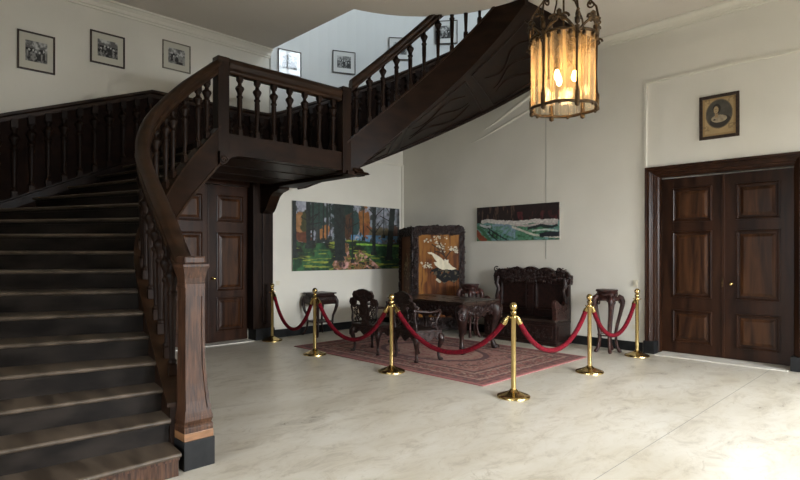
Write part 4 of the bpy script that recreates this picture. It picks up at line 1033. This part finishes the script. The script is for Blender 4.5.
# square side table under the forest painting
t = thing('square_side_table', 'small square dark table with bowed legs under the forest painting', 'side table', (-8.47, 6.25, 0))
C = M['carved']; hw = .225
m = MB(); m.box(-hw, hw, -hw, hw, .79, .815, .008); m.box(-hw + .03, hw - .03, -hw + .03, hw - .03, .76, .79, .004); m.build('table_top', C, t)
m = MB()
sqloft(m, [(.60, hw - .01, hw - .01, hw - .01, hw - .01), (.68, hw + .015, hw + .015, hw + .015, hw + .015), (.74, hw, hw, hw, hw), (.765, hw - .03, hw - .03, hw - .03, hw - .03)], 0, 0)
m.carve(fr((-hw, -hw - .01, .61), (1, 0, 0), (0, 0, 1), (0, -1, 0), 2 * hw, .11), 26, .016, 51); m.carve(fr((hw + .01, -hw, .61), (0, 1, 0), (0, 0, 1), (1, 0, 0), 2 * hw, .11), 26, .016, 52)
m.build('apron', C, t)
for sx in (-1, 1):
    for sy in (-1, 1):
        m = MB(); b_ = hw - .01; P = [(b_ - .01, .72), (b_ + .012, .66), (b_ + .012, .58), (b_ - .01, .48), (b_ - .04, .38), (b_ - .05, .26), (b_ - .04, .14), (b_ - .015, .06), (b_ + .015, .025), (b_ + .025, .018)]
        m.tube([(sx * q, sy * q, z) for q, z in P], [.032, .036, .034, .028, .022, .019, .019, .022, .024, .016], 9); m.build('leg', C, t)
m = MB(); q = hw - .05
m.tube([(q, q, .27), (q, -q, .27), (-q, -q, .27), (-q, q, .27)], .014, 6, closed=True); m.box(-q, q, -q, q, .26, .275); m.build('lower_shelf', C, t)

# ------------------------------------------------------------------ folding screen with bird inlay
A_ = Vector((-6.78, 8.49, 0)); B_ = Vector((-7.50, 7.79, 0)); C_ = Vector((-8.47, 8.40, 0))
def birdpanel(u, v):
    v = v / .655
    v = v + .02; c = np.zeros(u.shape + (3,)); g = fbm(u * 14, v * 1.6, 3); g2 = fbm(u * 40, v * 3, 9); s_ = fbm(u * 3 + 2 * fbm(u * 2, v * 2, 1), v * 1.2, 77)
    c[:] = (.27, .088, .018); c = lerp(c, (.13, .037, .008), (g - .45) * 5); c = lerp(c, (.44, .185, .035), (s_ - .52) * 6); c = lerp(c, (.10, .03, .008), (g2 - .6) * 6)
    A = .68
    def dist(P, w, col):
        nonlocal c
        for a, b in zip(P[:-1], P[1:]): c[seg(u, v, *a, *b, A) < w] = col
    cream = np.array((.62, .56, .42))
    # branches
    for P in ([(.78, .64), (.70, .52), (.60, .36), (.55, .25), (.50, .15)], [(.60, .36), (.45, .25), (.35, .2)], [(.66, .44), (.75, .33), (.9, .26)], [(.62, .40), (.50, .33), (.42, .33)]): dist(P, .009, (.05, .025, .015))
    rd = random.Random(4)
    for (cx, cy, n, sx, sy) in ((.32, .14, 14, .16, .05), (.55, .07, 12, .16, .02), (.72, .29, 26, .18, .05), (.55, .22, 12, .12, .05), (.22, .58, 22, .12, .05), (.9, .3, 8, .05, .05)):
        for i in range(n):
            x, y = cx + rd.uniform(-sx, sx), cy + rd.uniform(-sy, sy); k = np.hypot((u - x) * A, v - y) < rd.uniform(.007, .016); c[k] = cream * rd.uniform(.5, 1)
    # rock
    R_ = [(.33, .66), (.46, .62), (.58, .67), (.75, .63), (.97, .68), (.95, .82), (.85, .90), (.72, .86), (.62, .92), (.52, .84), (.40, .78), (.30, .72)]
    k = inpoly(u, v, R_) & (fbm(u * 14, v * 14, 6) > .30); c[k] = (.006, .005, .005); k2 = k & (fbm(u * 16, v * 30, 8) > .64); c[k2] = (.14, .11, .06)
    B1 = [(.24, .345), (.33, .34), (.45, .39), (.56, .45), (.62, .50), (.63, .46), (.67, .485), (.72, .475), (.715, .53), (.80, .60), (.90, .645), (.80, .665), (.68, .655), (.58, .66), (.50, .63), (.42, .58), (.38, .52), (.46, .52), (.40, .46), (.34, .38), (.27, .37)]
    k = inpoly(u, v, B1); c = np.where(k[..., None], cream * (.8 + .5 * fbm(u * 30, v * 10, 5))[..., None], c)
    dist([(.46, .84), (.52, .88)], .02, cream * .7)
    w_ = (c.sum(-1) < .9)[..., None]; return np.where(w_, c * .62, c)
def sidepanel(u, v):
    c = np.zeros(u.shape + (3,)); g = fbm(u * 8, v * 2, 13); c[:] = (.16, .065, .030); c = lerp(c, (.06, .028, .015), (g - .45) * 6)
    rd = random.Random(9)
    for i in range(60):
        x, y = rd.gauss(.5, .14), rd.choice((.3, .4, .5, .7, .85)) + rd.uniform(-.08, .08); c[np.hypot((u - x) * .6, v - y) < .013] = (.30, .24, .14)
    return c
t = thing('folding_screen', 'two-leaf carved folding screen with a white bird inlaid on orange wood', 'folding screen', tuple(B_))
def leaf(P0, P1, fn, Hs, nm, seed):
    """leaf from P0 (left) to P1 (right) as seen from the front"""
    d = P1 - P0; w = d.length; U = d.normalized(); N = Vector((U.y, -U.x, 0)); o = P0 - B_; fw = .088
    def F(a, z, e): return tuple(o + U * a + N * e + Vector((0, 0, z)))
    m = MB()
    top = [(0, 0), (0, Hs - .10), (.015, Hs - .04), (.05, Hs - .01), (.12, Hs)] + [(w * q, Hs + .012 * sin(q * 19)) for q in (.2, .3, .4, .5, .6, .7, .8)] + [(w - .12, Hs), (w - .05, Hs - .01), (w - .015, Hs - .04), (w, Hs - .10), (w, 0)]
    # frame as four members
    m.prism([(0, 0), (0, Hs - .10), (.015, Hs - .04), (fw, Hs - .03), (fw, 0)], F, -.03, .02)
    m.prism([(w, 0), (w, Hs - .10), (w - .015, Hs - .04), (w - fw, Hs - .03), (w - fw, 0)], F, -.03, .02)
    m.prism([q for q in top[2:-2]] + [(w - fw * .5, Hs - .19), (w * .75, Hs - .165), (w * .5, Hs - .18), (w * .25, Hs - .165), (fw * .5, Hs - .19)], F, -.03, .025)
    m.prism([(fw, .06), (fw, .30), (w - fw, .30), (w - fw, .06)], F, -.03, .02)
    for (a0, z0, ww, hh, n) in ((.01, .1, fw - .02, Hs - .2, 120), (w - fw + .01, .1, fw - .02, Hs - .2, 120), (.05, Hs - .16, w - .1, .14, 150), (fw, .1, w - 2 * fw, .18, 50)):
        m.carve(lambda a, b: (Vector(F(a0 + a * ww, z0 + b * hh, .03)), U, Vector((0, 0, 1)), N), n, .036, seed)
    o_ = m.build('leaf_frame', M['carved'], t)
    h = Hs - .18 - .28
    c = canvas('inlaid_panel', w - 2 * fw + .04, h, 150, 230, fn, M['lacquer'], t); pc = Vector(F(w / 2, .28 + h / 2, -.005)); c.location = pc; c.rotation_euler = (0, 0, math.atan2(U.y, U.x))
    m = MB()
    iw = fw - .012
    for a0, a1, z0, z1 in ((iw, iw + .03, .28, Hs - .19), (w - iw - .03, w - iw, .28, Hs - .19)): m.prism([(a0, z0), (a1, z0), (a1, z1), (a0, z1)], F, -.01, .012)
    m.build('inner_beading', M['carved_red'], t)
    m = MB(); m.prism([(fw * .5, .2), (w - fw * .5, .2), (w - fw * .5, Hs - .12), (fw * .5, Hs - .12)], F, -.028, -.012); m.build('back_board', M['carved'], t)
leaf(B_, A_, birdpanel, 2.10, 'a', 61)
leaf(C_, B_, sidepanel, 2.08, 'b', 62)

# ================================================================== LANTERN
LX, LY = -2.10, 3.83; LZ0 = 2.65
t = thing('hanging_lantern', 'large lit bronze lantern with rippled glass hanging from the ceiling', 'lantern', (LX, LY, LZ0))
NB = 6; RL = .238; HL = .52
def lob(a): return RL * (1 - .075 * abs(cos(3 * a)) ** 3 + .03)
rot = .38
def LP(a, z, k=1.0): r_ = lob(a) * k; return (r_ * cos(a + rot), r_ * sin(a + rot), z)
for s_ in range(NB):
    a0 = 2 * pi * s_ / NB; m = MB(); vs = []; fs = []; nn = 24
    for i in range(nn + 1):
        a = a0 + (2 * pi / NB) * i / nn; rp = 1 + .012 * cos(i * pi * .5 * 2)
        for z in (0.01, .15, .3, .45, HL): vs.append(LP(a, z, rp))
    for i in range(nn):
        for j in range(4): q = i * 5 + j; fs.append((q, q + 5, q + 6, q + 1))
    m.add(vs, fs, True); m.build('glass_pane', M['lantern_glass'], t)
m = MB()
m.tube([LP(2 * pi * i / 72, HL, 1.02) for i in range(72)], .012, 6, closed=True); m.build('rim', M['bronze'], t)
m = MB(); m.tube([LP(2 * pi * i / 72, 0, 1.02) for i in range(72)], .012, 6, closed=True)
for i in range(36): m.blob(LP(2 * pi * i / 36 , -.012, 1.03), .012) if i % 3 == 0 else None
m.build('rim', M['bronze'], t)
for s_ in range(NB):
    a = 2 * pi * s_ / NB; m = MB()
    m.tube([LP(a, -.015, 1.05), LP(a, .05, 1.06), LP(a, .12, 1.04), LP(a, HL * .5, 1.03), LP(a, HL * .85, 1.04), LP(a, HL + .02, 1.06)], [.016, .018, .010, .008, .012, .018], 8)
    m.blob(LP(a, -.02, 1.05), .022); m.blob(LP(a, .07, 1.07), .018, (1, 1, 1.6)); m.curl(LP(a, HL - .05, 1.09), (cos(a + rot), sin(a + rot), 0), (0, 0, 1), (-sin(a + rot), cos(a + rot), 0), .03, 1.3, 0, .009)
    m.build('upright_bar', M['bronze'], t)
    # crown scroll between bars
    m = MB(); am = a + pi / NB
    for e in (-1, 1):
        pts = []
        for i in range(9): q = i / 8; aa_ = a + (pi / NB) * (1 + e * (1 - q)); pts.append(LP(aa_, HL + .0 + .085 * sin(q * pi / 2) - .03 * (1 - q), 1.05))
        m.tube(pts, .011, 6)
    p = LP(am, HL + .085, 1.05); Un = (-sin(am + rot), cos(am + rot), 0); Nn = (cos(am + rot), sin(am + rot), 0)
    for e in (-1, 1): m.curl(Vector(p) + Vector(Un) * e * .035 + Vector((0, 0, -.01)), Vector(Un) * e, (0, 0, 1), Nn, .034, 1.4, 0, .010)
    m.blob(Vector(p) + Vector((0, 0, .03)), .022, (1, 1, 1.4))
    for e in (-.6, 0, .6): m.blob(LP(am + e * pi / NB, HL - .03, 1.05), .018, (1, 1, 1.4))
    # upright leaf over bar
    m.blob(LP(a, HL + .06, 1.06), .022, (1, 1, 1.7)); m.curl(LP(a, HL + .10, 1.1), (cos(a + rot), sin(a + rot), 0), (0, 0, 1), Un, .03, 1.2, 1, .010)
    m.build('crown_scroll', M['bronze'], t)
    m = MB(); f_ = lambda r_, z: (cos(a + rot) * r_, sin(a + rot) * r_, z)
    m.tube([f_(.24, HL + .06), f_(.25, HL + .14), f_(.235, HL + .22), f_(.19, HL + .28), f_(.14, HL + .34), f_(.125, HL + .42), f_(.15, HL + .50), f_(.155, HL + .58), f_(.12, HL + .66), f_(.06, HL + .72), f_(.02, HL + .80)], [.010, .009, .008, .007, .007, .007, .008, .007, .007, .007, .009], 7)
    m.curl(f_(.20, HL + .24), (cos(a + rot), sin(a + rot), 0), (0, 0, 1), Un, .03, 1.2, 2, .008); m.blob(f_(.19, HL + .25), .012)
    m.curl(f_(.165, HL + .50), (cos(a + rot), sin(a + rot), 0), (0, 0, 1), Un, .035, 1.3, 0, .008)
    m.build('scroll_arm', M['bronze'], t)
m = MB(); m.tube([(0, 0, HL - .12), (0, 0, CEIL - LZ0)], .008, 8); m.lathe([(.02, HL + .76), (.05, HL + .80), (.03, HL + .86), (.012, HL + .9)], n=12); m.lathe([(.02, 2.36), (.07, 2.41), (.08, CEIL - LZ0)], n=20); m.build('hanging_rod', M['bronze'], t)
m = MB(); m.tube([(0, 0, HL - .14), (0, 0, HL - .06)], .03, 10)
for k in range(3):
    a = 2 * pi * k / 3 + .4; m.tube([(0, 0, HL - .12), (cos(a) * .06, sin(a) * .06, HL - .18), (cos(a) * .08, sin(a) * .08, HL - .22)], .008, 6); m.tube([(cos(a) * .08, sin(a) * .08, HL - .24), (cos(a) * .08, sin(a) * .08, HL - .19)], .015, 8)
m.build('lamp_cluster', M['bronze'], t)
for k in range(3):
    a = 2 * pi * k / 3 + .4; m = MB(); m.lathe([(.010, 0), (.016, -.018), (.021, -.04), (.020, -.058), (.012, -.074), (.002, -.08)], (cos(a) * .08, sin(a) * .08, HL - .24), n=14); m.build('bulb', M['bulb'], t)

# ================================================================== SMALL WALL FITTINGS
def plate(name, label, loc, rz, w, h, cat):
    t = thing(name, label, cat, loc, rz); m = MB(); m.box(-w / 2, w / 2, -.012, 0, -h / 2, h / 2, .003); m.build('cover_plate', M['plate'], t)
    m = MB()
    if cat == 'light switch': m.box(-w * .25, w * .25, -.018, -.010, -h * .28, h * .28, .003)
    else: m.tube([(0, -.014, 0), (0, -.008, 0)], w * .3, 16)
    m.build('rocker' if cat == 'light switch' else 'socket_face', M['plate'], t)
plate('light_switch', 'ivory light switch on the back wall beside the double door', (-3.575, YB, 1.075), 0, .075, .115, 'light switch')
plate('wall_socket', 'low ivory wall socket on the back wall beside the double door', (-3.585, YB, .385), 0, .075, .075, 'wall socket')
plate('light_switch', 'ivory light switch on the left wall below the forest painting', (XL, 5.53, 1.005), pi / 2, .075, .08, 'light switch')
plate('wall_socket', 'low ivory socket on the left wall behind the first rope', (XL, 5.53, .475), pi / 2, .075, .075, 'wall socket')
m = MB(); m.tube([(-5.17, YB - .004, .45 + 1.0), (-5.17, YB - .004, 4.25)], .005, 6); tag(m.build('picture_cable', M['cable']), 'thin vertical grey cable on the back wall behind the river painting', 'cable')

# ================================================================== LIGHT
W = bpy.data.worlds.new('daylight'); SC.world = W; W.use_nodes = True
bg = W.node_tree.nodes['Background']; bg.inputs[1].default_value = .8
_n = W.node_tree.nodes; _l = W.node_tree.links; _t = _n.new('ShaderNodeTexCoord'); _s = _n.new('ShaderNodeSeparateXYZ'); _r = _n.new('ShaderNodeValToRGB')
_l.new(_t.outputs['Generated'], _s.inputs[0]); _l.new(_s.outputs['Z'], _r.inputs[0]); _l.new(_r.outputs[0], bg.inputs[0])
_r.color_ramp.elements[0].position = 0; _r.color_ramp.elements[0].color = (.05, .06, .045, 1); _r.color_ramp.elements[1].position = .08; _r.color_ramp.elements[1].color = (.75, .87, 1, 1)
def area(name, loc, rot, sx, sy, power, col):
    l = bpy.data.lights.new(name, 'AREA'); l.spread = radians(115 if 'stairwell' not in name else 180); l.shape = 'RECTANGLE'; l.size = sx; l.size_y = sy; l.energy = power; l.color = col
    o = bpy.data.objects.new(name, l); COL.objects.link(o); o.location = loc; o.rotation_euler = rot; return o
for i, (a, b) in enumerate(WR): area('daylight_right', (XR + 1.1, (a + b) / 2, 2.75), (0, radians(50), 0), 2.6, b - a + .3, 860 if i else 330, (.935, .97, 1))
for i, (a, b) in enumerate(WF): area('daylight_front', ((a + b) / 2, YF - 1.1, 2.75), (radians(50), 0, 0), b - a + .3, 2.6, 330, (.935, .97, 1))
area('daylight_stairwell', (.40, 6.8, 7.65), (0, pi / 2, 0), 2.3, 2.2, 420, (.78, .90, 1))
l = bpy.data.lights.new('lantern_light', 'POINT'); l.energy = 4.2; l.color = (1, .64, .30); l.shadow_soft_size = .07
o = bpy.data.objects.new('lantern_light', l); COL.objects.link(o); o.location = (LX, LY, LZ0 + HL * .42)

# ================================================================== CAMERA
cam = bpy.data.cameras.new('camera'); co = bpy.data.objects.new('camera', cam); COL.objects.link(co)
cam.sensor_width = 36; cam.lens = 550 / 800 * 36; cam.shift_y = 13.5 / 800; cam.clip_start = .05
co.location = (0, 0, 1.55); co.rotation_euler = (pi / 2, 0, radians(45.3)); SC.camera = co
SC.view_settings.view_transform = 'Standard'; SC.view_settings.look = 'None'; SC.view_settings.gamma = 1; SC.view_settings.use_curve_mapping = False
SC.view_settings.exposure = 0.1
